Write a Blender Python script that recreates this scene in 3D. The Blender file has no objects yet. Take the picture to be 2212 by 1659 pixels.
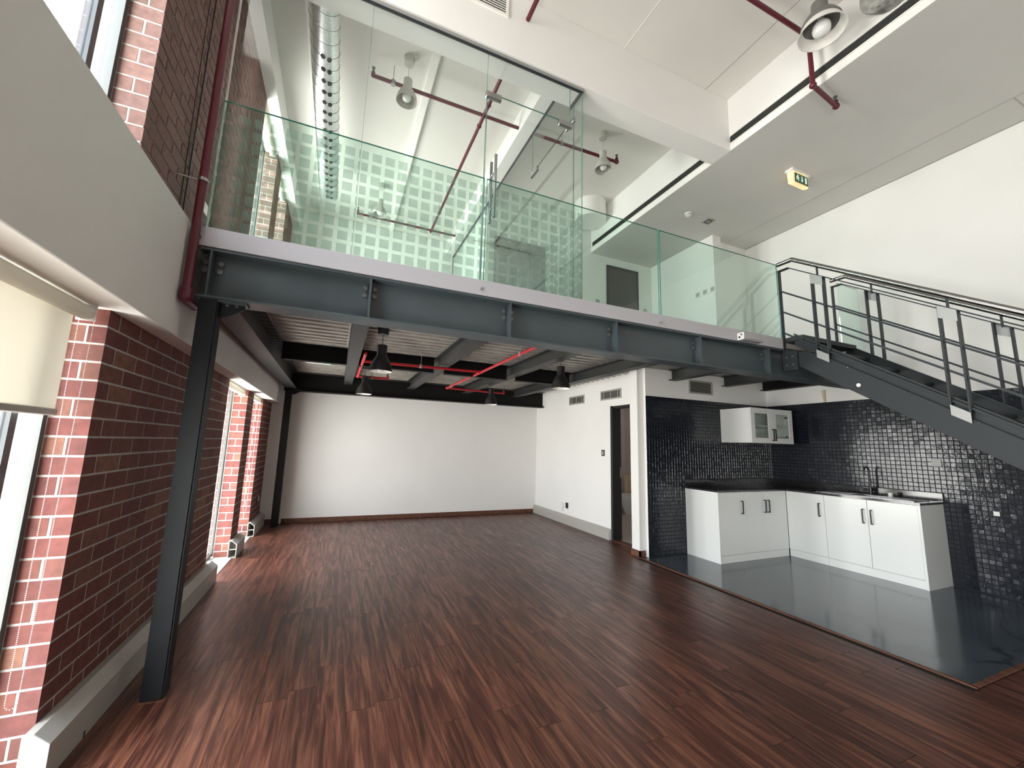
import bpy, bmesh, math, random
from mathutils import Vector, Matrix
random.seed(7)
PI = math.pi
SC = bpy.context.scene
COL = SC.collection

# ------------------------------------------------------------------ camera, world, light, exposure
cam_d = bpy.data.cameras.new('camera')
cam = bpy.data.objects.new('camera', cam_d)
COL.objects.link(cam)
SC.camera = cam
YAW, PITCH, ROLL, F = 0.40443514, 0.14932995, 0.02746617, 873.88
fw = Vector((math.sin(YAW)*math.cos(PITCH), math.cos(YAW)*math.cos(PITCH), math.sin(PITCH)))
rt = fw.cross(Vector((0, 0, 1))).normalized()
up = rt.cross(fw)
r2 = rt*math.cos(ROLL) + up*math.sin(ROLL)
u2 = up*math.cos(ROLL) - rt*math.sin(ROLL)
cam.matrix_world = Matrix(((r2.x, u2.x, -fw.x, 0), (r2.y, u2.y, -fw.y, 0), (r2.z, u2.z, -fw.z, 1.4), (0, 0, 0, 1)))
cam_d.sensor_width = 36
cam_d.lens = 36*F/2212
cam_d.clip_start = 0.02
cam_d.clip_end = 200

W = bpy.data.worlds.new('daylight')
SC.world = W
W.use_nodes = True
nt = W.node_tree
bg = nt.nodes['Background']
geo = nt.nodes.new('ShaderNodeTexCoord')
sep = nt.nodes.new('ShaderNodeSeparateXYZ')
nt.links.new(geo.outputs['Generated'], sep.inputs[0])
ramp = nt.nodes.new('ShaderNodeValToRGB')
mp = nt.nodes.new('ShaderNodeMapRange')
mp.inputs[1].default_value = -1
mp.inputs[2].default_value = 1
nt.links.new(sep.outputs['Z'], mp.inputs[0])
nt.links.new(mp.outputs[0], ramp.inputs[0])
cr = ramp.color_ramp
cr.elements[0].position = 0.0
cr.elements[0].color = (1.46, 1.40, 1.30, 1)
cr.elements[1].position = 1.0
cr.elements[1].color = (0.90, 1.0, 1.12, 1)
e = cr.elements.new(0.485); e.color = (1.42, 1.38, 1.30, 1)
e = cr.elements.new(0.53); e.color = (1.27, 1.275, 1.28, 1)
nt.links.new(ramp.outputs[0], bg.inputs[0])
bg.inputs[1].default_value = 4.2

SC.view_settings.view_transform = 'Standard'
SC.view_settings.look = 'None'
SC.view_settings.gamma = 1
SC.view_settings.use_curve_mapping = False
SC.view_settings.exposure = 1.91
cy = SC.cycles
cy.use_denoising = True
cy.max_bounces = 14
cy.diffuse_bounces = 8
cy.glossy_bounces = 6
cy.transmission_bounces = 10
cy.transparent_max_bounces = 40
cy.caustics_reflective = False
cy.caustics_refractive = False
cy.sample_clamp_indirect = 6


def portal(name, loc, rot, sx, sy):
    """marks a window opening so that daylight from the sky is sampled through it"""
    d = bpy.data.lights.new(name, 'AREA')
    d.shape = 'RECTANGLE'
    d.size, d.size_y = sx, sy
    d.cycles.is_portal = True
    o = bpy.data.objects.new(name, d)
    COL.objects.link(o)
    o.location = loc
    o.rotation_euler = rot


WIN_Y = [(-3.3, -1.0), (0.75, 2.5), (4.93, 5.93), (6.32, 7.06)]
UPPER = (2.70, 5.25)
UP1 = 1.62  # upper window starts here; unseen wall extended this far to cut daylight
for i, (a, b) in enumerate(WIN_Y):
    for z0, z1 in ((0.02, 1.99), UPPER)[:1 if i == 0 else 2]:
        a2 = UP1 if i == 1 and z0 > 1 else a
        portal('window_daylight', (-1.24, (a2+b)/2, (z0+z1)/2), (0, -PI/2, 0), z1-z0, b-a2)

# ------------------------------------------------------------------ materials
MATS = {}


def mat(name, col, rough=0.5, metal=0.0, spec=0.5, coat=0.0, emit=None, estr=0.0):
    m = bpy.data.materials.new(name)
    m.use_nodes = True
    b = m.node_tree.nodes['Principled BSDF']
    b.inputs['Base Color'].default_value = (*col, 1)
    b.inputs['Roughness'].default_value = rough
    b.inputs['Metallic'].default_value = metal
    b.inputs['Specular IOR Level'].default_value = spec
    b.inputs['Coat Weight'].default_value = coat
    if emit:
        b.inputs['Emission Color'].default_value = (*emit, 1)
        b.inputs['Emission Strength'].default_value = estr
    MATS[name] = m
    return m


def nodes(m):
    t = m.node_tree
    return t, t.nodes, t.links, t.nodes['Principled BSDF']


def varied(name, col, amount, scale, rough=0.6, metal=0.0, detail=4, bump=0.0, rand=0.0, stretch=(1, 1, 1), rough_var=0.0, spec=0.5):
    """base colour with world-space mottling, optional bump and per-object variation"""
    m = mat(name, col, rough, metal, spec)
    t, N, L, b = nodes(m)
    g = N.new('ShaderNodeNewGeometry')
    mpn = N.new('ShaderNodeMapping')
    mpn.inputs['Scale'].default_value = stretch
    L.new(g.outputs['Position'], mpn.inputs[0])
    n = N.new('ShaderNodeTexNoise')
    n.inputs['Scale'].default_value = scale
    n.inputs['Detail'].default_value = detail
    L.new(mpn.outputs[0], n.inputs['Vector'])
    r = N.new('ShaderNodeMapRange')
    r.inputs[1].default_value = 0.3
    r.inputs[2].default_value = 0.7
    r.inputs[3].default_value = 1-amount
    r.inputs[4].default_value = 1+amount
    L.new(n.outputs[0], r.inputs[0])
    out = r.outputs[0]
    if rand:
        oi = N.new('ShaderNodeObjectInfo')
        rr = N.new('ShaderNodeMapRange')
        rr.inputs[3].default_value = 1-rand
        rr.inputs[4].default_value = 1+rand
        L.new(oi.outputs['Random'], rr.inputs[0])
        mu = N.new('ShaderNodeMath'); mu.operation = 'MULTIPLY'
        L.new(out, mu.inputs[0]); L.new(rr.outputs[0], mu.inputs[1])
        out = mu.outputs[0]
    vm = N.new('ShaderNodeVectorMath'); vm.operation = 'SCALE'
    vm.inputs[0].default_value = col
    L.new(out, vm.inputs['Scale'])
    L.new(vm.outputs[0], b.inputs['Base Color'])
    if bump:
        bp = N.new('ShaderNodeBump')
        bp.inputs['Strength'].default_value = bump
        bp.inputs['Distance'].default_value = 0.01
        L.new(n.outputs[0], bp.inputs['Height'])
        L.new(bp.outputs[0], b.inputs['Normal'])
    if rough_var:
        r3 = N.new('ShaderNodeMapRange')
        r3.inputs[1].default_value = 0.3
        r3.inputs[2].default_value = 0.7
        r3.inputs[3].default_value = max(0.02, rough-rough_var)
        r3.inputs[4].default_value = rough+rough_var
        L.new(n.outputs[0], r3.inputs[0])
        L.new(r3.outputs[0], b.inputs['Roughness'])
    return m


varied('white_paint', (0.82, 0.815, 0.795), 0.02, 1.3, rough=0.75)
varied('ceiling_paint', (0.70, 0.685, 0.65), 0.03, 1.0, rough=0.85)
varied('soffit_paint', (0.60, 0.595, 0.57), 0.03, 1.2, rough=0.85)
varied('bulkhead_paint', (0.80, 0.785, 0.755), 0.03, 2.0, rough=0.8)
varied('mortar', (0.42, 0.405, 0.38), 0.12, 30, rough=0.9, bump=0.3)
mat('fascia_white', (0.40, 0.395, 0.42), 0.4)
varied('steel_grey', (0.050, 0.066, 0.074), 0.12, 3.0, rough=0.42, rough_var=0.06)
mat('steel_black', (0.006, 0.006, 0.006), 0.55, spec=0.2)
varied('column_steel', (0.013, 0.015, 0.017), 0.1, 4, rough=0.55, spec=0.15)
varied('joist_steel', (0.024, 0.025, 0.024), 0.15, 3, rough=0.5)
mat('stair_steel', (0.018, 0.023, 0.026), 0.5, spec=0.35)
mat('rail_steel', (0.30, 0.29, 0.28), 0.24, 1.0)
mat('galvanised', (0.34, 0.34, 0.335), 0.5, 0.4)
mat('bolt_steel', (0.16, 0.17, 0.17), 0.35, 0.6)
mat('chrome', (0.42, 0.43, 0.43), 0.2, 1.0)
varied('deck_metal', (0.46, 0.44, 0.40), 0.22, 8.0, rough=0.40, metal=0.55, stretch=(1, 3, 1))
varied('duct_metal', (0.60, 0.62, 0.62), 0.18, 60, rough=0.30, metal=0.85)
mat('sink_steel', (0.22, 0.22, 0.22), 0.28, 1.0)
mat('duct_hole', (0.02, 0.02, 0.02), 0.9)
mat('trunking', (0.40, 0.385, 0.355), 0.45)
mat('frame_grey', (0.075, 0.08, 0.078), 0.45)
mat('frame_dark', (0.02, 0.025, 0.03), 0.4)
mat('pipe_red', (0.105, 0.010, 0.022), 0.38)
mat('pipe_bright_red', (0.42, 0.012, 0.022), 0.35)
mat('lamp_white', (0.50, 0.49, 0.45), 0.4)
mat('lamp_grey', (0.15, 0.15, 0.14), 0.4)
mat('lamp_black', (0.012, 0.012, 0.012), 0.4)
mat('lamp_inner', (0.80, 0.79, 0.75), 0.5)
mat('bulb_white', (0.82, 0.83, 0.82), 0.12, spec=0.6)
mat('cabinet_white', (0.80, 0.82, 0.80), 0.22)
mat('cabinet_inside', (0.30, 0.29, 0.27), 0.5)
mat('handle_black', (0.01, 0.01, 0.012), 0.35)
mat('plastic_black', (0.012, 0.012, 0.014), 0.3)
mat('plastic_white', (0.78, 0.78, 0.76), 0.35)
mat('plastic_grey', (0.35, 0.35, 0.34), 0.4)
mat('grille_grey', (0.36, 0.36, 0.33), 0.5)
mat('dark_void', (0.02, 0.019, 0.017), 0.8)
mat('door_dark', (0.045, 0.046, 0.045), 0.4)
mat('door_black', (0.012, 0.012, 0.012), 0.45)
mat('wire_black', (0.01, 0.01, 0.01), 0.5)
mat('ceramic', (0.80, 0.80, 0.78), 0.08)
mat('cardboard', (0.55, 0.45, 0.33), 0.8)
mat('sign_green', (0.02, 0.10, 0.05), 0.3, emit=(0.02, 0.12, 0.06), estr=0.10)
mat('sign_white', (0.85, 0.85, 0.75), 0.3, emit=(1.0, 0.95, 0.75), estr=0.16)
mat('led_green', (0.05, 0.8, 0.3), 0.3, emit=(0.1, 1.0, 0.45), estr=0.7)
mat('concrete_pale', (0.40, 0.38, 0.34), 0.6)
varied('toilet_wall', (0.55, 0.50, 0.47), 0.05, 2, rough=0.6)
varied('marble_sill', (0.62, 0.60, 0.56), 0.1, 6, rough=0.25)
mat('white_seam', (0.85, 0.84, 0.80), 0.6)
mat('grey_seam', (0.40, 0.39, 0.36), 0.8)
varied('granite', (0.020, 0.020, 0.021), 0.9, 120, rough=0.10, detail=2)
varied('torn_insulation', (0.30, 0.30, 0.28), 0.5, 14, rough=0.8, bump=0.5)
mat('grout_navy', (0.006, 0.007, 0.010), 0.7)


def tile_material():
    m = mat('navy_tile', (0.009, 0.012, 0.020), 0.17, spec=0.5)
    t, N, L, b = nodes(m)
    g = N.new('ShaderNodeNewGeometry')
    n = N.new('ShaderNodeTexNoise')
    n.inputs['Scale'].default_value = 38
    n.inputs['Detail'].default_value = 3
    L.new(g.outputs['Position'], n.inputs['Vector'])
    bp = N.new('ShaderNodeBump')
    bp.inputs['Strength'].default_value = 0.22
    bp.inputs['Distance'].default_value = 0.006
    L.new(n.outputs[0], bp.inputs['Height'])
    L.new(bp.outputs[0], b.inputs['Normal'])


tile_material()


def brick_material(name, cols):
    m = mat(name, cols[0], 0.8)
    t, N, L, b = nodes(m)
    oi = N.new('ShaderNodeObjectInfo')
    cr = N.new('ShaderNodeValToRGB')
    cr.color_ramp.interpolation = 'LINEAR'
    el = cr.color_ramp.elements
    el[0].position = 0; el[0].color = (*cols[0], 1)
    el[1].position = 1; el[1].color = (*cols[-1], 1)
    for i, c in enumerate(cols[1:-1]):
        q = el.new((i+1)/(len(cols)-1)); q.color = (*c, 1)
    L.new(oi.outputs['Random'], cr.inputs[0])
    g = N.new('ShaderNodeNewGeometry')
    n = N.new('ShaderNodeTexNoise')
    n.inputs['Scale'].default_value = 26
    n.inputs['Detail'].default_value = 6
    L.new(g.outputs['Position'], n.inputs['Vector'])
    r = N.new('ShaderNodeMapRange')
    r.inputs[1].default_value = 0.3; r.inputs[2].default_value = 0.7
    r.inputs[3].default_value = 0.78; r.inputs[4].default_value = 1.2
    L.new(n.outputs[0], r.inputs[0])
    vm = N.new('ShaderNodeVectorMath'); vm.operation = 'SCALE'
    L.new(cr.outputs[0], vm.inputs[0])
    L.new(r.outputs[0], vm.inputs['Scale'])
    L.new(vm.outputs[0], b.inputs['Base Color'])
    bp = N.new('ShaderNodeBump')
    bp.inputs['Strength'].default_value = 0.35
    bp.inputs['Distance'].default_value = 0.004
    L.new(n.outputs[0], bp.inputs['Height'])
    L.new(bp.outputs[0], b.inputs['Normal'])


brick_material('brick_red', [(0.115, 0.034, 0.029), (0.150, 0.042, 0.034), (0.130, 0.039, 0.034), (0.165, 0.052, 0.037), (0.135, 0.050, 0.040), (0.215, 0.093, 0.058)])
brick_material('brick_dusty', [(0.155, 0.088, 0.072), (0.19, 0.102, 0.086), (0.175, 0.100, 0.086), (0.21, 0.118, 0.098)])


def wood_material(name, dark, light, rough, rand=True):
    m = mat(name, dark, rough)
    t, N, L, b = nodes(m)
    g = N.new('ShaderNodeNewGeometry')
    oi = N.new('ShaderNodeObjectInfo')
    # each plank reads its own stretch of grain
    off = N.new('ShaderNodeVectorMath'); off.operation = 'SCALE'
    off.inputs[0].default_value = (37.0, 91.0, 53.0)
    L.new(oi.outputs['Random'], off.inputs['Scale'])
    ad = N.new('ShaderNodeVectorMath'); ad.operation = 'ADD'
    L.new(g.outputs['Position'], ad.inputs[0]); L.new(off.outputs[0], ad.inputs[1])
    mpn = N.new('ShaderNodeMapping')
    mpn.inputs['Scale'].default_value = (26, 1.7, 26)
    L.new(ad.outputs[0], mpn.inputs[0])
    n1 = N.new('ShaderNodeTexNoise')
    n1.inputs['Scale'].default_value = 1.0
    n1.inputs['Detail'].default_value = 8
    n1.inputs['Roughness'].default_value = 0.62
    n1.inputs['Distortion'].default_value = 0.9
    L.new(mpn.outputs[0], n1.inputs['Vector'])
    mp2 = N.new('ShaderNodeMapping')
    mp2.inputs['Scale'].default_value = (150, 5.0, 150)
    L.new(ad.outputs[0], mp2.inputs[0])
    n2 = N.new('ShaderNodeTexNoise')
    n2.inputs['Scale'].default_value = 1.0
    n2.inputs['Detail'].default_value = 4
    L.new(mp2.outputs[0], n2.inputs['Vector'])
    mx = N.new('ShaderNodeMath'); mx.operation = 'MULTIPLY_ADD'
    L.new(n2.outputs[0], mx.inputs[0]); mx.inputs[1].default_value = 0.35
    L.new(n1.outputs[0], mx.inputs[2])
    cr = N.new('ShaderNodeValToRGB')
    el = cr.color_ramp.elements
    el[0].position = 0.50; el[0].color = (*[c*0.42 for c in dark], 1)
    el[1].position = 0.84; el[1].color = (*light, 1)
    q = el.new(0.64); q.color = (*dark, 1)
    L.new(mx.outputs[0], cr.inputs[0])
    out = cr.outputs[0]
    rr = N.new('ShaderNodeMapRange')
    rr.inputs[3].default_value = 0.84; rr.inputs[4].default_value = 1.16
    L.new(oi.outputs['Random'], rr.inputs[0])
    vm = N.new('ShaderNodeVectorMath'); vm.operation = 'SCALE'
    L.new(out, vm.inputs[0]); L.new(rr.outputs[0], vm.inputs['Scale'])
    L.new(vm.outputs[0], b.inputs['Base Color'])
    r4 = N.new('ShaderNodeMapRange')
    r4.inputs[1].default_value = 0.4; r4.inputs[2].default_value = 0.8
    r4.inputs[3].default_value = rough+0.08; r4.inputs[4].default_value = rough-0.04
    L.new(n1.outputs[0], r4.inputs[0])
    L.new(r4.outputs[0], b.inputs['Roughness'])
    bp = N.new('ShaderNodeBump')
    bp.inputs['Strength'].default_value = 0.12
    bp.inputs['Distance'].default_value = 0.002
    L.new(mx.outputs[0], bp.inputs['Height'])
    L.new(bp.outputs[0], b.inputs['Normal'])


wood_material('floor_wood', (0.068, 0.0215, 0.0140), (0.185, 0.074, 0.044), 0.31)
wood_material('trim_wood', (0.10, 0.040, 0.022), (0.19, 0.080, 0.045), 0.40)


def epoxy_material():
    m = mat('epoxy_floor', (0.055, 0.066, 0.076), 0.14, spec=0.8)
    t, N, L, b = nodes(m)
    g = N.new('ShaderNodeNewGeometry')
    n = N.new('ShaderNodeTexNoise'); n.inputs['Scale'].default_value = 1.6; n.inputs['Detail'].default_value = 5
    L.new(g.outputs['Position'], n.inputs['Vector'])
    cr = N.new('ShaderNodeValToRGB')
    cr.color_ramp.elements[0].position = 0.35; cr.color_ramp.elements[0].color = (0.050, 0.065, 0.080, 1)
    cr.color_ramp.elements[1].position = 0.7; cr.color_ramp.elements[1].color = (0.064, 0.081, 0.099, 1)
    L.new(n.outputs[0], cr.inputs[0])
    # hairline cracks near the cabinets
    v = N.new('ShaderNodeTexVoronoi'); v.feature = 'DISTANCE_TO_EDGE'; v.inputs['Scale'].default_value = 1.1
    ds = N.new('ShaderNodeTexNoise'); ds.inputs['Scale'].default_value = 3; ds.inputs['Detail'].default_value = 6
    L.new(g.outputs['Position'], ds.inputs['Vector'])
    vma = N.new('ShaderNodeVectorMath'); vma.operation = 'MULTIPLY_ADD'
    vma.inputs[1].default_value = (0.8, 0.8, 0)
    L.new(ds.outputs['Color'], vma.inputs[0]); L.new(g.outputs['Position'], vma.inputs[2])
    L.new(vma.outputs[0], v.inputs['Vector'])
    lt = N.new('ShaderNodeMapRange'); lt.inputs[1].default_value = 0.003; lt.inputs[2].default_value = 0.020
    lt.inputs[3].default_value = 0.35; lt.inputs[4].default_value = 1
    L.new(v.outputs['Distance'], lt.inputs[0])
    vm = N.new('ShaderNodeVectorMath'); vm.operation = 'SCALE'
    L.new(cr.outputs[0], vm.inputs[0]); L.new(lt.outputs[0], vm.inputs['Scale'])
    L.new(vm.outputs[0], b.inputs['Base Color'])
    bp = N.new('ShaderNodeBump'); bp.inputs['Strength'].default_value = 0.03; bp.inputs['Distance'].default_value = 0.02
    L.new(n.outputs[0], bp.inputs['Height'])
    L.new(bp.outputs[0], b.inputs['Normal'])


epoxy_material()


def thin_glass(name, tint, strength=1.7, ior=1.5, rough=0.0):
    """a clear sheet: passes light straight through with a tint, reflects by Fresnel"""
    m = bpy.data.materials.new(name)
    m.use_nodes = True
    t = m.node_tree
    N, L = t.nodes, t.links
    N.remove(N['Principled BSDF'])
    out = N['Material Output']
    tr = N.new('ShaderNodeBsdfTransparent'); tr.inputs[0].default_value = (*tint, 1)
    gl = N.new('ShaderNodeBsdfGlossy'); gl.inputs['Roughness'].default_value = rough
    fr = N.new('ShaderNodeFresnel'); fr.inputs[0].default_value = ior
    mu = N.new('ShaderNodeMath'); mu.operation = 'MULTIPLY'; mu.inputs[1].default_value = strength
    ge = N.new('ShaderNodeNewGeometry')
    iv = N.new('ShaderNodeMath'); iv.operation = 'SUBTRACT'; iv.inputs[0].default_value = 1.0
    L.new(ge.outputs['Backfacing'], iv.inputs[1])
    m2 = N.new('ShaderNodeMath'); m2.operation = 'MULTIPLY'
    L.new(fr.outputs[0], m2.inputs[0]); L.new(iv.outputs[0], m2.inputs[1])
    L.new(m2.outputs[0], mu.inputs[0])
    mix = N.new('ShaderNodeMixShader')
    L.new(mu.outputs[0], mix.inputs[0]); L.new(tr.outputs[0], mix.inputs[1]); L.new(gl.outputs[0], mix.inputs[2])
    L.new(mix.outputs[0], out.inputs[0])
    MATS[name] = m


thin_glass('rail_glass', (0.87, 0.957, 0.922))
thin_glass('partition_glass', (0.96, 0.985, 0.975))
thin_glass('window_glass', (0.99, 1.0, 1.0))
thin_glass('cabinet_glass', (0.90, 0.93, 0.92))
mat('glass_edge', (0.03, 0.16, 0.12), 0.15)


def film_material():
    m = bpy.data.materials.new('frosted_film')
    m.use_nodes = True
    t = m.node_tree
    N, L = t.nodes, t.links
    b = N['Principled BSDF']
    b.inputs['Base Color'].default_value = (0.36, 0.42, 0.39, 1)
    b.inputs['Roughness'].default_value = 0.7
    tr = N.new('ShaderNodeBsdfTransparent'); tr.inputs[0].default_value = (0.86, 0.88, 0.87, 1)
    tl = N.new('ShaderNodeBsdfTranslucent'); tl.inputs[0].default_value = (0.34, 0.40, 0.37, 1)
    mx1 = N.new('ShaderNodeMixShader'); mx1.inputs[0].default_value = 0.5
    L.new(b.outputs[0], mx1.inputs[1]); L.new(tl.outputs[0], mx1.inputs[2])
    mx = N.new('ShaderNodeMixShader'); mx.inputs[0].default_value = 0.36
    L.new(tr.outputs[0], mx.inputs[1]); L.new(mx1.outputs[0], mx.inputs[2])
    L.new(mx.outputs[0], N['Material Output'].inputs[0])
    MATS['frosted_film'] = m


film_material()


def blind_material():
    m = bpy.data.materials.new('blind_fabric')
    m.use_nodes = True
    t = m.node_tree
    N, L = t.nodes, t.links
    b = N['Principled BSDF']
    b.inputs['Base Color'].default_value = (0.74, 0.72, 0.66, 1)
    b.inputs['Roughness'].default_value = 0.9
    tl = N.new('ShaderNodeBsdfTranslucent'); tl.inputs[0].default_value = (0.60, 0.58, 0.53, 1)
    mx = N.new('ShaderNodeMixShader'); mx.inputs[0].default_value = 0.35
    L.new(b.outputs[0], mx.inputs[1]); L.new(tl.outputs[0], mx.inputs[2])
    L.new(mx.outputs[0], N['Material Output'].inputs[0])
    MATS['blind_fabric'] = m


blind_material()


def sign_lens():
    m = mat('sign_lens', (0.85, 0.72, 0.45), 0.3)
    t, N, L, b = nodes(m)
    g = N.new('ShaderNodeNewGeometry')
    n = N.new('ShaderNodeTexNoise'); n.inputs['Scale'].default_value = 14
    L.new(g.outputs['Position'], n.inputs['Vector'])
    cr = N.new('ShaderNodeValToRGB')
    cr.color_ramp.elements[0].position = 0.35; cr.color_ramp.elements[0].color = (1.0, 0.50, 0.20, 1)
    cr.color_ramp.elements[1].position = 0.6; cr.color_ramp.elements[1].color = (1.0, 0.85, 0.40, 1)
    L.new(n.outputs[0], cr.inputs[0])
    L.new(cr.outputs[0], b.inputs['Emission Color'])
    b.inputs['Emission Strength'].default_value = 0.17


sign_lens()


# ------------------------------------------------------------------ geometry helpers
class MB:
    """collects shapes and links them as one mesh object"""

    def __init__(self):
        self.v, self.f = [], []

    def _add(self, vs, fs):
        k = len(self.v)
        self.v += [tuple(p) for p in vs]
        self.f += [tuple(i+k for i in f) for f in fs]
        return self

    def box(self, x0, x1, y0, y1, z0, z1):
        vs = [(x0, y0, z0), (x1, y0, z0), (x1, y1, z0), (x0, y1, z0), (x0, y0, z1), (x1, y0, z1), (x1, y1, z1), (x0, y1, z1)]
        return self._add(vs, [(0, 3, 2, 1), (4, 5, 6, 7), (0, 1, 5, 4), (1, 2, 6, 5), (2, 3, 7, 6), (3, 0, 4, 7)])

    def prism(self, poly, axis, a0, a1):
        """extrudes a 2D outline: axis x -> (y, z), y -> (x, z), z -> (x, y)"""
        n = len(poly)

        def P(q, a):
            return {'x': (a, q[0], q[1]), 'y': (q[0], a, q[1]), 'z': (q[0], q[1], a)}[axis]
        vs = [P(q, a0) for q in poly]+[P(q, a1) for q in poly]
        fs = [tuple(range(n-1, -1, -1)), tuple(range(n, 2*n))]
        for i in range(n):
            j = (i+1) % n
            fs.append((i, j, n+j, n+i))
        return self._add(vs, fs)

    def ring_prism(self, outer, inner, axis, a0, a1):
        n = len(outer)

        def P(q, a):
            return {'x': (a, q[0], q[1]), 'y': (q[0], a, q[1]), 'z': (q[0], q[1], a)}[axis]
        vs = [P(q, a0) for q in outer]+[P(q, a0) for q in inner]+[P(q, a1) for q in outer]+[P(q, a1) for q in inner]
        fs = []
        for i in range(n):
            j = (i+1) % n
            fs += [(i, j, n+j, n+i), (2*n+i, 3*n+i, 3*n+j, 2*n+j), (i, 2*n+i, 2*n+j, j), (n+i, n+j, 3*n+j, 3*n+i)]
        return self._add(vs, fs)

    def cyl(self, p0, p1, r, n=16, r1=None, caps=True):
        p0, p1 = Vector(p0), Vector(p1)
        d = (p1-p0).normalized()
        a = d.orthogonal().normalized()
        b = d.cross(a)
        r1 = r if r1 is None else r1
        vs = []
        for p, rr in ((p0, r), (p1, r1)):
            vs += [p+(a*math.cos(2*PI*i/n)+b*math.sin(2*PI*i/n))*rr for i in range(n)]
        fs = [(i, (i+1) % n, n+(i+1) % n, n+i) for i in range(n)]
        if caps:
            fs += [tuple(range(n-1, -1, -1)), tuple(range(n, 2*n))]
        return self._add(vs, fs)

    def tube(self, pts, r, n=12, joint=True):
        for i in range(len(pts)-1):
            self.cyl(pts[i], pts[i+1], r, n)
        if joint:
            for p in pts[1:-1]:
                self.ball(p, r*1.02, 8, 6)
        return self

    def bar(self, p0, p1, w, h, upv=(0, 0, 1)):
        """rectangular bar, w across, h along the up vector"""
        p0, p1 = Vector(p0), Vector(p1)
        d = (p1-p0).normalized()
        s = d.cross(Vector(upv)).normalized()
        u = s.cross(d)
        vs = []
        for p in (p0, p1):
            vs += [p-s*w/2-u*h/2, p+s*w/2-u*h/2, p+s*w/2+u*h/2, p-s*w/2+u*h/2]
        return self._add(vs, [(0, 1, 2, 3), (7, 6, 5, 4), (0, 4, 5, 1), (1, 5, 6, 2), (2, 6, 7, 3), (3, 7, 4, 0)])

    def ball(self, c, r, n=12, m=8, sz=1.0):
        c = Vector(c)
        vs = [c+Vector((0, 0, r*sz))]
        for j in range(1, m):
            t = PI*j/m
            vs += [c+Vector((r*math.sin(t)*math.cos(2*PI*i/n), r*math.sin(t)*math.sin(2*PI*i/n), r*sz*math.cos(t))) for i in range(n)]
        vs.append(c-Vector((0, 0, r*sz)))
        fs = [(0, 1+i, 1+(i+1) % n) for i in range(n)]
        for j in range(m-2):
            a, b = 1+j*n, 1+(j+1)*n
            fs += [(a+i, b+i, b+(i+1) % n, a+(i+1) % n) for i in range(n)]
        a = 1+(m-2)*n
        fs += [(a+i, len(vs)-1, a+(i+1) % n) for i in range(n)]
        return self._add(vs, fs)

    def lathe(self, prof, c=(0, 0, 0), n=28, axis='z'):
        """turns a profile of (radius, height) about a vertical axis through c"""
        k = len(prof)
        vs = []
        for r, h in prof:
            for i in range(n):
                t = 2*PI*i/n
                vs.append((c[0]+r*math.cos(t), c[1]+r*math.sin(t), c[2]+h))
        fs = []
        for j in range(k-1):
            for i in range(n):
                fs.append((j*n+i, j*n+(i+1) % n, (j+1)*n+(i+1) % n, (j+1)*n+i))
        return self._add(vs, fs)

    def mesh(self, name, m, bevel=0.0, seg=1, smooth=False, fix=True):
        me = bpy.data.meshes.new(name)
        me.from_pydata(self.v, [], self.f)
        if bevel or fix:
            bm = bmesh.new()
            bm.from_mesh(me)
            if fix:
                bmesh.ops.recalc_face_normals(bm, faces=bm.faces)
            if bevel:
                eds = [ed for ed in bm.edges if len(ed.link_faces) == 2 and ed.calc_face_angle(0) > 0.5]
                bmesh.ops.bevel(bm, geom=eds, offset=bevel, segments=seg, affect='EDGES', clamp_overlap=True)
            bm.to_mesh(me)
            bm.free()
        me.materials.append(MATS[m])
        if smooth:
            for p in me.polygons:
                p.use_smooth = True
            try:
                me.set_sharp_from_angle(angle=0.7)
            except Exception:
                pass
        return me

    def build(self, name, m, parent=None, bevel=0.0, seg=1, smooth=False, fix=True, **kw):
        return link(name, self.mesh(name, m, bevel, seg, smooth, fix), parent, **kw)


def link(name, me, parent=None, label=None, cat=None, group=None, kind=None):
    o = bpy.data.objects.new(name, me)
    COL.objects.link(o)
    if parent is not None:
        o.parent = parent
        o.matrix_parent_inverse = Matrix.Translation(-wloc(parent))
    tag(o, label, cat, group, kind)
    return o


def wloc(o):
    """world place of an object that is only moved, never turned"""
    v = Vector((0, 0, 0))
    while o is not None:
        v = v+o.location+(o.matrix_parent_inverse.translation if o.parent is not None else Vector((0, 0, 0)))
        o = o.parent
    return v


def tag(o, label=None, cat=None, group=None, kind=None):
    if label: o['label'] = label
    if cat: o['category'] = cat
    if group: o['group'] = group
    if kind: o['kind'] = kind
    return o


def thing(name, loc, label, cat=None, group=None, kind=None):
    o = bpy.data.objects.new(name, None)
    o.empty_display_size = 0.1
    COL.objects.link(o)
    o.location = loc
    return tag(o, label, cat, group, kind)


def copy_tree(o, parent=None):
    c = o.copy()
    COL.objects.link(c)
    if parent is not None:
        c.parent = parent
    for ch in list(o.children):
        copy_tree(ch, c)
    return c


def B(*a):
    return MB().box(*a)


def S(name, mb, m, label, parent=None, **kw):
    """one solid piece of the setting"""
    return mb.build(name, m, parent, label=label, kind='structure' if parent is None else None, **kw)


CAMP = Vector((0, 0, 1.4))
LIMIT = 300
BOXES = {}


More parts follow.
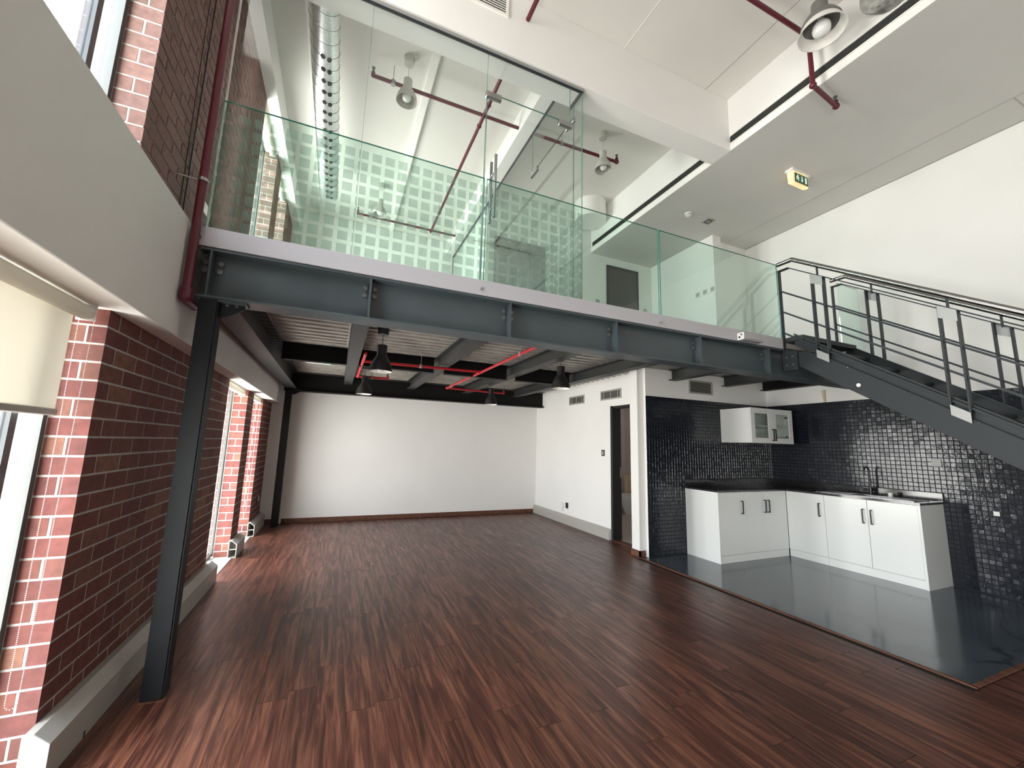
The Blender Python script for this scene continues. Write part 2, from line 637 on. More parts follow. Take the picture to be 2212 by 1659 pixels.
def pieces(name, boxes, m, parent, limit=LIMIT, jitter=0.0, axis=0, bevel=0.0):
    """lays alike rectangular pieces: the nearest ones single objects on shared meshes, the rest one joined part"""
    boxes = sorted(boxes, key=lambda q: (Vector(((q[0]+q[1])/2, (q[2]+q[3])/2, (q[4]+q[5])/2))-CAMP).length)
    inv = Matrix.Translation(-wloc(parent))
    for q in boxes[:limit]:
        d = (round(q[1]-q[0], 3), round(q[3]-q[2], 3), round(q[5]-q[4], 3))
        key = (name, m, d)
        if key not in BOXES:
            BOXES[key] = MB().box(-d[0]/2, d[0]/2, -d[1]/2, d[1]/2, -d[2]/2, d[2]/2).mesh(name, m, bevel=bevel)
        o = bpy.data.objects.new(name, BOXES[key])
        COL.objects.link(o)
        o.parent = parent
        o.matrix_parent_inverse = inv
        c = [(q[0]+q[1])/2, (q[2]+q[3])/2, (q[4]+q[5])/2]
        c[axis] += random.uniform(-jitter, jitter)
        o.location = c
    rest = boxes[limit:]
    if rest:
        mb = MB()
        for q in rest:
            mb.box(*q)
        mb.build(name, m, parent, kind='stuff')


# ------------------------------------------------------------------ main levels (metres)
XB = -1.047      # brick face of the window wall
XBULK = -0.924   # face of the boxed bulkhead
XR = 6.36        # right wall
YK = 4.345       # kitchen back wall
YBACK = 7.95     # far wall
XW = 4.02        # low wall right of the under-mezzanine room
ZC = 5.59        # high ceiling
ZS = 4.916       # low soffit and underside of the ceiling beam
ZF = 2.685       # mezzanine floor
YE = 2.91        # mezzanine edge

# ------------------------------------------------------------------ floor
flo = thing('floor', (0, 0, 0), 'dark red-brown wooden plank floor running away from the viewer', kind='structure')
B(-1.25, 6.5, -4.2, 8.1, -0.12, -0.008).build('subfloor', 'dark_void', flo)
planks = []
PW, PL = 0.146, 1.22
rp = random.Random(3)
ncol = int((6.36+1.0)/PW)+1
near = []
for c in range(ncol):
    x0 = -1.0+c*PW
    x1 = min(x0+PW, 6.36)
    if x1-x0 < 0.02:
        continue
    y = 0.35-rp.random()*PL
    while y < YBACK:
        a, b = y, min(y+PL, YBACK)
        if x0 >= XW:
            b = min(b, 1.35)
        elif x1 > 3.70:
            if a < 1.35:
                b = min(b, 1.35)
            elif b <= 4.36:
                y += PL
                continue
            else:
                a = max(a, 4.36)
        if a >= b:
            break
        if x0 < XW < x1 and a > 4:
            near.append((x0+0.0006, XW, a+0.0008, b-0.0008, -0.008, 0.0))
            y += PL
            continue
        if b > 0.35 and b-a > 0.02:
            near.append((x0+0.0006, x1-0.0006, a+0.0008, b-0.0008, -0.008, 0.0))
        y += PL
fl_far = MB()
for c in range(ncol):
    x0 = -1.0+c*PW
    fl_far.box(x0+0.0006, min(x0+PW, 6.36)-0.0006, -4.0, -0.9, -0.008, -0.0005)
fl_far.build('plank', 'floor_wood', flo, kind='stuff')
B(-1.0, 6.36, -0.95, 0.36, -0.0085, -0.003).build('plank', 'floor_wood', flo)
pieces('plank', near, 'floor_wood', flo)

S('floor', B(3.756, XR, 1.385, YK, -0.010, 0.002), 'epoxy_floor', 'glossy blue-grey painted kitchen floor under white cabinets')
tr1 = thing('trim_1', (3.74, 1.36, 0), 'thin wooden threshold strip around the blue-grey kitchen floor', kind='structure')
B(3.725, 3.760, 1.352, YK+0.06, -0.002, 0.008).build('strip', 'trim_wood', tr1, bevel=0.003)
B(3.760, XR, 1.352, 1.388, -0.002, 0.008).build('strip', 'trim_wood', tr1, bevel=0.003)
S('trim_2', B(XW-0.01, XW+0.10, 4.585, 5.34, -0.002, 0.006), 'trim_wood', 'wooden threshold strip in the toilet doorway')
S('trim_3', B(-1.21, -1.0, 4.93, 5.95, -0.02, 0.004), 'marble_sill', 'pale stone sill strip under the first narrow window')
S('trim_4', B(-1.21, -1.0, 6.32, 7.06, -0.02, 0.004), 'marble_sill', 'pale stone sill strip under the last narrow window')
S('trim_5', B(-1.21, -1.0, -4.0, 2.5, -0.02, 0.003), 'marble_sill', 'pale stone sill strip under the window with the lowered blind')

# ------------------------------------------------------------------ walls of the window side
BR, GAP, CH = 0.225, 0.010, 0.0875


def brick_pillar(label, y0, y1, z0, z1, m, near_reveal=True):
    """a brick pier: mortar core with every brick proud of it; the near reveal shows alternating whole and half bricks"""
    t = thing('brick_pillar', (XB, (y0+y1)/2, z0), label, kind='structure')
    B(-1.45, XB-(0.0012 if z0 < 1 else 0.004), y0+0.0012, y1-0.004, z0, z1).build('mortar', 'mortar', t)
    bx = []
    n = int(math.ceil((z1-z0)/CH))
    for i in range(n):
        a = z1-(i+1)*CH+GAP
        b = z1-i*CH
        a = max(a, z0)
        if b-a < 0.012:
            continue
        whole = i % 2 == 0
        first = BR/2-GAP/2 if whole else BR
        y = y0
        k = 0
        while y < y1-0.02:
            ln = first if k == 0 else BR
            e = min(y+ln, y1)
            xd = XB-0.05
            if k == 0 and near_reveal:
                xd = XB-0.146 if whole else XB-0.068
            if e-y > 0.015:
                bx.append((xd, XB, y, e, a, b))
            if k == 0 and near_reveal and not whole:
                bx.append((XB-0.146, XB-0.078, y, y+0.05, a, b))
            y = e+GAP
            k += 1
    pieces('brick', bx, m, t, jitter=0.0006, axis=0)
    return t


brick_pillar('wide red brick pillar of the window wall behind the front steel column', 2.50, 4.93, 0, 1.99, 'brick_red')
brick_pillar('narrow brick pillar between the two tall low windows', 5.93, 6.32, 0, 1.99, 'brick_red')
brick_pillar('brick pillar beside the far white wall, last of the window wall', 7.06, YBACK, 0, 1.99, 'brick_red')
brick_pillar('wide brick pillar above the white bulkhead behind the red riser pipe', 2.50, 4.93, 2.70, 5.25, 'brick_dusty')
brick_pillar('narrow upper brick pillar seen through the glass balustrade', 5.93, 6.32, 2.70, 5.25, 'brick_dusty')
brick_pillar('last upper brick pillar at the back of the glass room', 7.06, YBACK, 2.70, 5.25, 'brick_dusty')
S('wall_left', B(-1.45, XB, -1.0, 0.75, 0, 1.99), 'brick_red', 'plain brick wall part beside the viewer, below the bulkhead')
S('wall_left', B(-1.45, XB, -1.0, UP1, 2.70, 5.25), 'brick_dusty', 'plain unseen brick wall part beside the viewer, above the bulkhead, extended to cut daylight')
S('wall_left', MB().box(-1.45, XB, -4.2, -3.3, 0, 1.99).box(-1.45, XB, -4.2, -1.0, 2.70, 5.25), 'brick_red', 'plain unseen brick wall part in the corner behind the viewer, closed above to cut daylight')  # upper stretch closed, with no window, to lessen the upper daylight
S('wall_left', B(-1.45, XBULK, -4.2, YBACK, 1.99, 2.70), 'bulkhead_paint', 'long white boxed bulkhead between the lower and upper windows', bevel=0.004)
S('wall_left', B(-1.45, -0.93, -4.2, YBACK, 5.25, ZC), 'white_paint', 'white boxed pelmet above the upper windows')

# windows
wi = 0
WIN_LABEL = {
    (1, 0): 'tall low window at the picture edge under the lowered roller blind',
    (1, 1): 'upper window at the picture edge above the white bulkhead',
    (2, 0): 'tall narrow low window between wide and narrow brick pillars',
    (2, 1): 'upper window seen through the glass balustrade, nearer one',
    (3, 0): 'last narrow low window before the far white wall',
    (3, 1): 'last upper window at the back of the glass room',
    (0, 0): 'low window behind the viewer', (0, 1): 'upper window behind the viewer'}
for i, (a, b) in enumerate(WIN_Y):
    for lv, (z0, z1) in enumerate(((0.02, 1.99), UPPER)):
        if i == 0 and lv == 1:
            continue
        wi += 1
        if i == 1:
            a = UP1 if lv else WIN_Y[1][0]
        w = thing('window_%d' % wi, (-1.22, (a+b)/2, z0), WIN_LABEL[(i, lv)], kind='structure')
        f = MB()
        xf, wb = (-1.195, 0.03) if i < 2 else (-1.209, 0.016)
        f.box(-1.25, xf, a, a+0.035, z0, z1).box(-1.25, xf, b-wb, b, z0, z1)
        f.box(-1.25, xf, a, b, z0, z0+0.03).box(-1.25, xf, a, b, z1-0.03, z1)
        f.build('window_frame', 'frame_grey', w)
        if i == 1:
            B(-1.245, -1.20, 2.285, 2.325, z0+0.03, z1-0.03).build('mullion', 'frame_dark', w)
            B(-1.222, -1.214, a+0.03, 2.285, z0+0.03, z1-0.03).build('pane', 'window_glass', w)
            B(-1.222, -1.214, 2.325, b-0.028, z0+0.03, z1-0.03).build('pane', 'window_glass', w)
        else:
            B(-1.222, -1.214, a+0.03, b-0.014, z0+0.03, z1-0.03).build('pane', 'window_glass', w)
        if i == 3 and lv == 0:
            B(-1.222, -1.21, a+0.03, b-0.028, 1.06, 1.09).build('transom', 'frame_dark', w)

S('wall_front', B(-1.45, 6.5, -4.2, -4.0, 0, ZC), 'white_paint', 'plain white wall behind the viewer')

# ------------------------------------------------------------------ other walls
S('wall_back', B(-1.45, XW+0.2, YBACK, 8.1, 0, 2.53), 'white_paint', 'plain white far wall under the mezzanine')
S('wall_back', B(-1.45, 2.05, YBACK, 8.1, ZF-0.1, ZC), 'white_paint', 'pale far wall of the glass room on the mezzanine')
wr = S('wall_right', MB().box(XW, XW+0.13, 5.34, YBACK, 0, 2.53).box(XW, XW+0.13, 4.56, 5.34, 2.055, 2.53), 'white_paint', 'white low wall with two vents, left of the toilet doorway')
S('wall_right', B(3.775, 4.15, 4.42, 4.575, 0, 2.53), 'white_paint', 'narrow white wall end between toilet doorway and dark tiles', bevel=0.004)
S('baseboard_right', MB().box(3.763, 3.785, 4.408, 4.58, 0, 0.075).box(3.763, 3.868, 4.408, 4.425, 0, 0.075), 'trim_wood', 'wooden skirting wrapped round the narrow white wall end')
S('baseboard_back', B(-0.72, XW-0.06, YBACK-0.014, YBACK, 0, 0.078), 'trim_wood', 'wooden skirting along the plain white far wall', bevel=0.003)
S('baseboard_back', B(-1.0, -0.84, YBACK-0.014, YBACK, 0, 0.078), 'trim_wood', 'short wooden skirting piece left of the far black column')
# kitchen walls
S('wall_back', MB().box(3.868, XR, YK+0.012, YK+0.2, 0, 2.53), 'white_paint', 'white wall behind the dark kitchen tiles')
S('wall_right', B(XR, 6.6, -4.2, 6.1, 0, ZC), 'white_paint', 'tall white wall on the right behind the staircase')
# toilet room
S('wall_back', B(XW+0.13, 6.6, 7.9, 8.05, 0, 2.53), 'toilet_wall', 'dim far wall of the toilet room')
S('wall_right', B(6.36, 6.6, 6.1, 7.9, 0, 2.53), 'toilet_wall', 'dim right wall of the toilet room')
S('floor', B(XW+0.10, XR, 4.575, 7.9, -0.02, 0.001), 'concrete_pale', 'pale bare floor of the toilet room')
# upper walls
S('wall_back', B(1.985, 5.42, 5.87, 6.0, ZF-0.1, ZC), 'white_paint', 'upper landing wall with two dark doors')
S('wall_right', MB().box(5.42, 5.60, 4.44, 5.87, ZF-0.1, ZS+0.02).box(5.60, XR, 4.56, 4.70, ZF-0.1, ZS+0.02), 'white_paint', 'upper landing wall with three switches and its white corner')
S('wall_right', B(1.99, 2.09, 6.0, YBACK, ZF-0.1, ZC), 'white_paint', 'side wall at the back of the glass room')

# ceilings
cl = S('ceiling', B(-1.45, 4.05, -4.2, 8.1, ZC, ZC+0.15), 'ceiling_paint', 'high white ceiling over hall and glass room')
B(2.462, 2.470, -3.9, 2.98, ZC-0.003, ZC+0.01).build('seam', 'white_seam', cl)
B(3.64, 3.648, -3.9, 2.98, ZC-0.002, ZC+0.01).build('seam', 'grey_seam', cl)
B(-0.62, -0.60, 3.26, 7.9, ZC-0.03, ZC+0.01).build('seam', 'white_seam', cl)
B(0.62, 0.70, 3.26, 7.9, ZC-0.05, ZC+0.01).build('seam', 'white_seam', cl)
B(1.80, 1.984, 3.26, 7.95, 5.302, ZC).build('downstand', 'white_paint', cl)
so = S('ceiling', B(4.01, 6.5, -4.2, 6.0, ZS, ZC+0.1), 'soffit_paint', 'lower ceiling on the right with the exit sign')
B(4.006, 4.01, -4.0, 5.85, ZS+0.001, ZC).build('step_face', 'white_paint', so)
B(5.843, 5.855, -3.9, 4.5, ZS-0.0025, ZS+0.01).build('seam', 'grey_seam', so)
B(5.85, 6.36, 1.30, 1.310, ZS-0.0025, ZS+0.01).build('seam', 'grey_seam', so)
B(6.340, 6.362, -3.9, 4.56, ZS-0.003, ZS+0.01).build('seam', 'grey_seam', so)
S('trim_6', B(-1.4, 4.006, 2.98, 3.255, ZS, ZC), 'white_paint', 'big white ceiling beam above the mezzanine edge', bevel=0.004)


def slot(y0, y1, label):
    t = thing('slot_diffuser', (4.0, (y0+y1)/2, 5.04), label, 'air vent')
    B(3.994, 4.004, y0, y1, 5.086, 5.096).build('frame', 'white_seam', t)
    B(3.994, 4.004, y0, y1, 4.992, 5.002).build('frame', 'white_seam', t)
    B(4.001, 4.005, y0, y1, 5.002, 5.086).build('backing', 'dark_void', t)
    for k in range(4):
        z = 5.017+k*0.017
        B(3.995, 4.000, y0, y1, z, z+0.003).build('slat', 'frame_grey', t)


slot(-3.5, 2.972, 'long dark slotted air vent on the ceiling step, nearer than the beam')
slot(3.265, 5.80, 'long dark slotted air vent on the ceiling step, behind the beam')

# ------------------------------------------------------------------ kitchen tiling
TP = 0.0490


def tiled_wall(name, label, plane, a0, a1, z1, skip):
    t = thing(name, (XR, a0, 0) if plane == 'x' else (a0, YK, 0), label, kind='structure')
    if plane == 'x':
        B(XR-0.004, XR, a0, a1, 0, z1).build('grout', 'grout_navy', t)
    else:
        B(a0, a1, YK+0.004, YK+0.012, 0, z1).build('grout', 'grout_navy', t)
    cells = []
    i = 0
    while a1-i*TP > a0+0.01:
        b = a1-i*TP
        i += 1
        j = 0
        while z1-j*TP > 0.005:
            zt = z1-j*TP
            j += 1
            c = (b-TP/2, zt-TP/2)
            if not skip(*c):
                cells.append((c[0], c[1], min(TP, b-a0), min(TP, zt)))
    def cost(q):
        p = Vector((XR, q[0], q[1])) if plane == 'x' else Vector((q[0], YK, q[1]))
        return (p-CAMP).length
    cells.sort(key=cost)
    g = 0.0022

    def tri(mb, ca, cz, wa, wz, tilt):
        a_, b_, c_, d_ = ca-wa/2+g, ca+wa/2-g, cz-wz/2+g, cz+wz/2-g
        s = 0.0022
        base = [(a_, c_), (b_, c_), (b_, d_), (a_, d_)]
        top = [(a_+s, c_+s), (b_-s, c_+s), (b_-s, d_-s), (a_+s, d_-s)]
        vs = []
        for q in base:
            vs.append((XR-0.003, q[0], q[1]) if plane == 'x' else (q[0], YK+0.005, q[1]))
        for q in top:
            h = 0.0075+tilt[0]*(q[0]-ca)+tilt[1]*(q[1]-cz)
            vs.append((XR-h, q[0], q[1]) if plane == 'x' else (q[0], YK+0.009-h, q[1]))
        mb._add(vs, [(4, 5, 6, 7), (0, 1, 5, 4), (1, 2, 6, 5), (2, 3, 7, 6), (3, 0, 4, 7)])
    rest = MB()
    for k, q in enumerate(cells):
        tilt = (random.gauss(0, 0.012), random.gauss(0, 0.012))
        if k < LIMIT:
            mb = MB()
            tri(mb, *q, tilt)
            mb.build('tile', 'navy_tile', t, fix=True)
        else:
            tri(rest, *q, tilt)
    rest.build('tile', 'navy_tile', t, kind='stuff')
    return t


tiled_wall('wall_right', 'wall of small glossy navy tiles beneath the staircase', 'x', 0.6, YK, 2.12,
           lambda a, z: a > 2.40 and z < 0.86)
tiled_wall('wall_back', 'wall of small dark navy tiles behind the wall cabinet', 'y', 3.868, XR-0.005, 2.12,
           lambda a, z: a > 4.55 and z < 0.86)

# ------------------------------------------------------------------ mezzanine
mz = thing('mezzanine_floor', (2, YE, 2.5), 'white-edged mezzanine floor slab on the steel frame', kind='structure')
B(-0.90, 6.36, YE+0.012, 7.95, 2.585, ZF-0.004).build('slab', 'concrete_pale', mz)
B(-0.868, 4.60, YE-0.008, YE+0.012, 2.560, ZF).build('edge_plate', 'fascia_white', mz, bevel=0.002)
dk = MB()
y = 3.07
prof = []
while y < 7.9:
    prof += [(y, 2.53), (y+0.113, 2.53), (y+0.116, 2.514), (y+0.126, 2.514), (y+0.130, 2.57), (y+0.142, 2.57)]
    y += 0.145
vs, fs = [], []
for q in prof:
    vs += [(-0.90, q[0], q[1]), (6.36, q[0], q[1])]
for i in range(len(prof)-1):
    fs.append((2*i, 2*i+1, 2*i+3, 2*i+2))
dk._add(vs, fs)
dk.build('corrugated_deck', 'deck_metal', mz, fix=False)
for bx in (-0.866, 0.960, 2.786):
    MB().cyl((bx, YE-0.009, 2.607), (bx, YE-0.022, 2.607), 0.011, 12).build('bolt', 'chrome', mz)


def bolt(mb, p, d, r=0.017, h=0.014):
    mb.cyl(p, Vector(p)+Vector(d)*h, r, 6)


def ibeam(t, name, axis, c, a0, a1, zb, zt, w, tf, tw, m):
    """an I-section along x or y, centred at c across"""
    s = [(c-w/2, zb), (c+w/2, zb), (c+w/2, zb+tf), (c+tw/2, zb+tf), (c+tw/2, zt-tf), (c+w/2, zt-tf), (c+w/2, zt), (c-w/2, zt), (c-w/2, zt-tf), (c-tw/2, zt-tf), (c-tw/2, zb+tf), (c-w/2, zb+tf)]
    mb = MB()
    mb.prism(s, axis, a0, a1)
    return mb.build(name, m, t)


fb = thing('steel_beam', (2.7, 2.99, 2.24), 'long dark grey steel beam carrying the mezzanine edge', 'beam')
ibeam(fb, 'profile', 'x', YE+0.085, -0.855, 6.35, 2.24, 2.555, 0.17, 0.014, 0.010, 'steel_grey')
STF = [-0.80, 0.14, 1.22, 2.276, 3.32, 4.363]
for x in STF:
    B(x-0.006, x+0.006, YE+0.003, YE+0.080, 2.254, 2.541).build('stiffener', 'steel_grey', fb)
    for s in (-1, 1):
        for z in (2.485, 2.432):
            if x > 4 and s > 0:
                continue
            mb = MB()
            bolt(mb, (x+s*(0.034 if x > 0 else 0.040), YE+0.0800, z), (0, -1, 0))
            mb.build('bolt', 'bolt_steel', fb)
SECX = [0.12, 1.20, 2.26, 3.31, 4.36, 5.41]
SECL = ['first from the windows', 'second from the windows', 'third from the windows', 'fourth from the windows', 'above the kitchen vent', 'above the wall cabinet']
for x, l in zip(SECX, SECL):
    t = thing('steel_joist', (x, 5.4, 2.37), 'steel joist under the corrugated deck, '+l, 'joist', 'steel joists under the mezzanine')
    ibeam(t, 'profile', 'y', x, YE+0.175, 7.60 if x < 4 else YK+0.01, 2.37, 2.52, 0.135, 0.010, 0.008, 'joist_steel')
t = thing('steel_joist', (6.29, 3.7, 2.37), 'steel joist against the right wall above the sink', 'joist', 'steel joists under the mezzanine')
ibeam(t, 'profile', 'y', 6.285, YE+0.175, YK+0.01, 2.37, 2.52, 0.13, 0.010, 0.008, 'steel_black')
t = thing('steel_beam', (-0.77, 5.3, 2.24), 'dark steel edge beam beside the white bulkhead', 'beam')
ibeam(t, 'profile', 'y', -0.755, YE+0.175, 7.62, 2.24, 2.53, 0.17, 0.014, 0.010, 'joist_steel')
B(-0.665, -0.640, 3.10, 5.25, 2.515, 2.53).build('edge_angle', 'galvanised', t)
B(0.030, 0.050, 3.10, 5.25, 2.515, 2.53).build('edge_angle', 'galvanised', t)
t = thing('steel_beam', (1.6, 7.7, 2.2), 'black steel beam along the top of the far wall', 'beam')
ibeam(t, 'profile', 'x', 7.70, -0.855, XW, 2.20, 2.53, 0.17, 0.014, 0.010, 'steel_black')
for k, (x0, x1) in enumerate(((-0.66, 0.05), (0.19, 1.13), (1.27, 2.19), (2.33, 3.24))):
    t = thing('steel_beam', ((x0+x1)/2, 5.33, 2.30), 'short black cross beam between joists halfway under the deck, '+['leftmost', 'second', 'third', 'rightmost'][k], 'beam', 'short cross beams under the mezzanine')
    ibeam(t, 'profile', 'x', 5.33, x0, x1, 2.32, 2.52, 0.10, 0.010, 0.008, 'steel_black')


def column(y0, label, brackets):
    t = thing('steel_column', (-0.78, y0+0.05, 0), label, 'column')
    B(-0.833, -0.730, y0, y0+0.103, 0, 2.24).build('shaft', 'column_steel' if y0 < 5 else 'steel_black', t, bevel=0.008, seg=2)
    B(-0.842, -0.721, y0-0.009, y0+0.112, -0.001, 0.004).build('base_line', 'trim_wood', t)
    br = MB()
    br.prism([(-0.730, 2.24), (-0.60, 2.24), (-0.60, 2.20), (-0.70, 2.14), (-0.730, 2.14)], 'y', y0+0.035, y0+0.055)
    br.prism([(y0+0.103, 2.24), (y0+0.23, 2.24), (y0+0.23, 2.20), (y0+0.13, 2.14), (y0+0.103, 2.14)], 'x', -0.79, -0.77)
    br.build('gusset', 'column_steel' if y0 < 5 else 'steel_black', t)
    B(-0.86, -0.585, y0+0.005, y0+0.10, 2.226, 2.2395).build('cap_plate', 'steel_grey' if y0 < 5 else 'steel_black', t)
    for x in (-0.69, -0.64):
        mb = MB()
        bolt(mb, (x, y0+0.045, 2.226), (0, 0, -1), 0.014, 0.016)
        mb.build('bolt', 'chrome' if y0 < 5 else 'bolt_steel', t)


column(2.92, 'dark steel column standing in front of the wide brick pillar', True)
column(7.62, 'black steel column against the far white wall', True)

# ------------------------------------------------------------------ glass balustrade and partition
bal = thing('glass_balustrade', (1.9, YE+0.03, ZF), 'green-tinted frameless glass balustrade along the mezzanine edge', 'balustrade')
for a, b in ((-0.845, 0.950), (0.972, 2.778), (2.800, 4.570)):
    p = B(a, b, YE-0.006, YE+0.006, ZF-0.03, 3.566).build('pane', 'rail_glass', bal)
    B(a, b, YE-0.0061, YE+0.0061, 3.5655, 3.5685).build('pane_edge', 'glass_edge', p)
    B(b-0.001, b+0.0015, YE-0.0061, YE+0.0061, ZF, 3.5685).build('pane_edge', 'glass_edge', p)
    B(a-0.0015, a+0.001, YE-0.0061, YE+0.0061, ZF, 3.5685).build('pane_edge', 'glass_edge', p)
for x in (2.07, 2.61):
    B(x-0.02, x+0.02, YE+0.008, YE+0.022, ZF, ZF+0.035).build('clip', 'plastic_grey', bal)
t = thing('landing_screen', (6.03, YE, ZF), 'small green glass screen between stair rail and right wall', 'glass screen')
B(5.74, 6.19, YE-0.006, YE+0.006, ZF, 3.566).build('pane', 'rail_glass', t)
B(6.196, 6.345, YE-0.005, YE+0.005, ZF, 3.566).build('pane', 'partition_glass', t)
B(5.74, 6.19, YE-0.0061, YE+0.0061, 3.5655, 3.5685).build('pane_edge', 'glass_edge', t)

YP = 3.02
par = thing('partition_1', (0.6, YP, ZF), 'full-height clear glass partition with a band of frosted squares', kind='structure')
FP = 0.0965


def film(parent, a, b, ax, fixed, lo=0.0):
    mb = MB()
    i0 = int(math.floor((a-0.308)/FP))-1
    for i in range(i0, i0+80):
        cx = 0.308+i*FP
        l, r = max(cx-0.0345, a+0.003), min(cx+0.0345, b-0.003)
        if r-l < 0.004:
            continue
        for j in range(10):
            zc = 3.542-j*FP
            if zc < ZF+0.03:
                continue
            if ax == 'x':
                mb._add([(l, fixed, zc-0.0345), (r, fixed, zc-0.0345), (r, fixed, zc+0.0345), (l, fixed, zc+0.0345)], [(0, 1, 2, 3)])
            else:
                mb._add([(fixed, l, zc-0.0345), (fixed, r, zc-0.0345), (fixed, r, zc+0.0345), (fixed, l, zc+0.0345)], [(0, 1, 2, 3)])
    mb.build('frosted_film', 'frosted_film', parent, fix=False)


for a, b, z0, z1 in ((-0.868, -0.004, ZF, ZS), (0.002, 0.974, ZF, ZS), (0.980, 1.826, 4.492, ZS), (1.832, 1.965, ZF, ZS)):
    p = B(a, b, YP-0.005, YP+0.005, z0, z1-0.03).build('pane', 'partition_glass', par)
    B(b-0.0012, b+0.0012, YP-0.0052, YP+0.0052, z0, z1-0.03).build('pane_edge', 'glass_edge', p)
    if z0 < 3:
        film(p, a, b, 'x', YP-0.0062)
B(-0.876, -0.866, YP-0.006, YP+0.006, ZF, ZS).build('silicone_joint', 'white_seam', par)
B(-0.87, 1.972, YP-0.014, YP+0.014, ZS-0.034, ZS).build('top_track', 'frame_dark', par)
B(-0.87, 1.972, YP-0.020, YP-0.014, ZS-0.030, ZS).build('track_cover', 'galvanised', par)
B(1.958, 1.976, YP+0.014, 3.25, ZS-0.034, ZS).build('top_track', 'frame_dark', par)
XP = 1.967
for a, b, z0, z1 in ((YP+0.01, 3.175, ZF, 5.29), (3.181, 4.135, 4.74, 5.29), (4.141, 5.868, ZF, 5.29), (5.874, 7.944, ZF, 5.29)):
    zz = min(z1, ZS-0.036) if a < 3.1 else z1
    p = B(XP-0.005, XP+0.005, a, b, z0, zz).build('pane', 'partition_glass', par)
    B(XP-0.0052, XP+0.0052, b-0.0012, b+0.0012, z0, zz).build('pane_edge', 'glass_edge', p)
    if z0 < 3:
        film(p, a, b, 'y', XP-0.0062)
B(XP-0.008, XP-0.004, 7.930, 7.946, ZF, 5.29).build('edge_channel', 'frame_dark', par)
B(XP-0.012, XP+0.012, 3.26, 7.945, 5.28, 5.302).build('top_track', 'frame_dark', par)


def patch(t, p0, p1):
    a, b = [min(q) for q in zip(p0, p1)], [max(q) for q in zip(p0, p1)]
    B(a[0], b[0], a[1], b[1], a[2], b[2]).build('patch_fitting', 'chrome', t, bevel=0.004)


d1 = thing('door_1', (1.4, YP, ZF), 'frameless glass door with a pair of tall steel bar handles', kind='structure')
p = B(0.981, 1.825, YP-0.005, YP+0.005, ZF+0.01, 4.484).build('pane', 'partition_glass', d1)
B(0.9795, 0.982, YP-0.0052, YP+0.0052, ZF+0.01, 4.484).build('pane_edge', 'glass_edge', p)
B(0.981, 1.825, YP-0.0052, YP+0.0052, 4.483, 4.486).build('pane_edge', 'glass_edge', p)
film(p, 0.981, 1.825, 'x', YP-0.0062)
patch(d1, (0.965, YP-0.018, 4.43), (1.11, YP+0.018, 4.49))
patch(d1, (1.70, YP-0.018, 4.43), (1.845, YP+0.018, 4.49))
for yy, x in ((YP-0.055, 1.062), (YP+0.055, 1.062)):
    h = MB().cyl((x, yy, 3.28), (x, yy, 3.86), 0.013, 16)
    for z in (3.40, 3.72):
        h.cyl((x, yy, z), (x, YP+(0.006 if yy > YP else -0.006), z), 0.008, 10)
    h.build('bar_handle', 'chrome', d1, smooth=True)
d2 = thing('door_2', (XP, 3.66, ZF), 'frameless glass door in the side of the glass room', kind='structure')
p = B(XP-0.005, XP+0.005, 3.182, 4.134, ZF+0.01, 4.73).build('pane', 'partition_glass', d2)
B(XP-0.0052, XP+0.0052, 3.182, 4.134, 4.728, 4.735).build('pane_edge', 'frame_dark', p)
film(p, 3.182, 4.134, 'y', XP-0.0062)
patch(d2, (XP-0.018, 3.16, 4.68), (XP+0.018, 3.32, 4.74))
patch(d2, (XP-0.018, 3.98, 4.68), (XP+0.018, 4.16, 4.74))
for nm, x0, x1, zt, lb in (('door_3', 2.13, 3.07, 4.80, 'dark doorway leaf at the end of the glass room passage'), ('door_4', 4.355, 5.085, 4.76, 'dark grey door on the upper landing behind the balustrade')):
    t = thing(nm, ((x0+x1)/2, 5.87, ZF), lb, kind='structure')
    MB().box(x0, x0+0.04, 5.850, 5.872, ZF, zt).box(x1-0.04, x1, 5.850, 5.872, ZF, zt).box(x0, x1, 5.850, 5.872, zt-0.04, zt).build('door_frame', 'door_black', t)
    B(x0+0.035, x1-0.035, 5.858, 5.872, ZF, zt-0.035).build('door_leaf', 'door_dark', t)
    MB().cyl((x0+0.10, 5.858, ZF+1.0), (x0+0.10, 5.82, ZF+1.0), 0.009, 8).cyl((x0+0.10, 5.825, ZF+1.0), (x0+0.21, 5.825, ZF+1.0), 0.009, 8).build('door_handle', 'chrome', t)
# toilet doorway frame
t = thing('door_5', (XW, 5.3, 0), 'black door frame of the dim toilet doorway', kind='structure')
MB().box(XW-0.004, XW+0.16, 5.290, 5.342, 0, 2.06).box(XW+0.02, XW+0.16, 4.57, 5.30, 2.02, 2.06).build('door_frame', 'door_black', t)
B(XW+0.135, XW+0.150, 5.284, 5.290, 0.93, 1.10).build('strike_plate', 'chrome', t)

# ------------------------------------------------------------------ staircase
XSL, XSR = 4.60, 5.62
SL = 0.690
st = thing('staircase', (5.1, 2.8, ZF), 'dark steel staircase descending from the mezzanine along the right wall', 'staircase')


def zrail(y, z0=3.574, yb=2.747):
    return z0 if y >= yb else z0-(yb-y)*SL


def slope_plate(x0, x1, top, bot, ya, yb):
    """plate in the stair slope: heights at y = 2.44"""
    m = MB()
    pts = [(ya, top-(2.44-ya)*SL), (yb, top-(2.44-yb)*SL), (yb, bot-(2.44-yb)*SL), (ya, bot-(2.44-ya)*SL)]
    m.prism(pts, 'x', x0, x1)
    return m


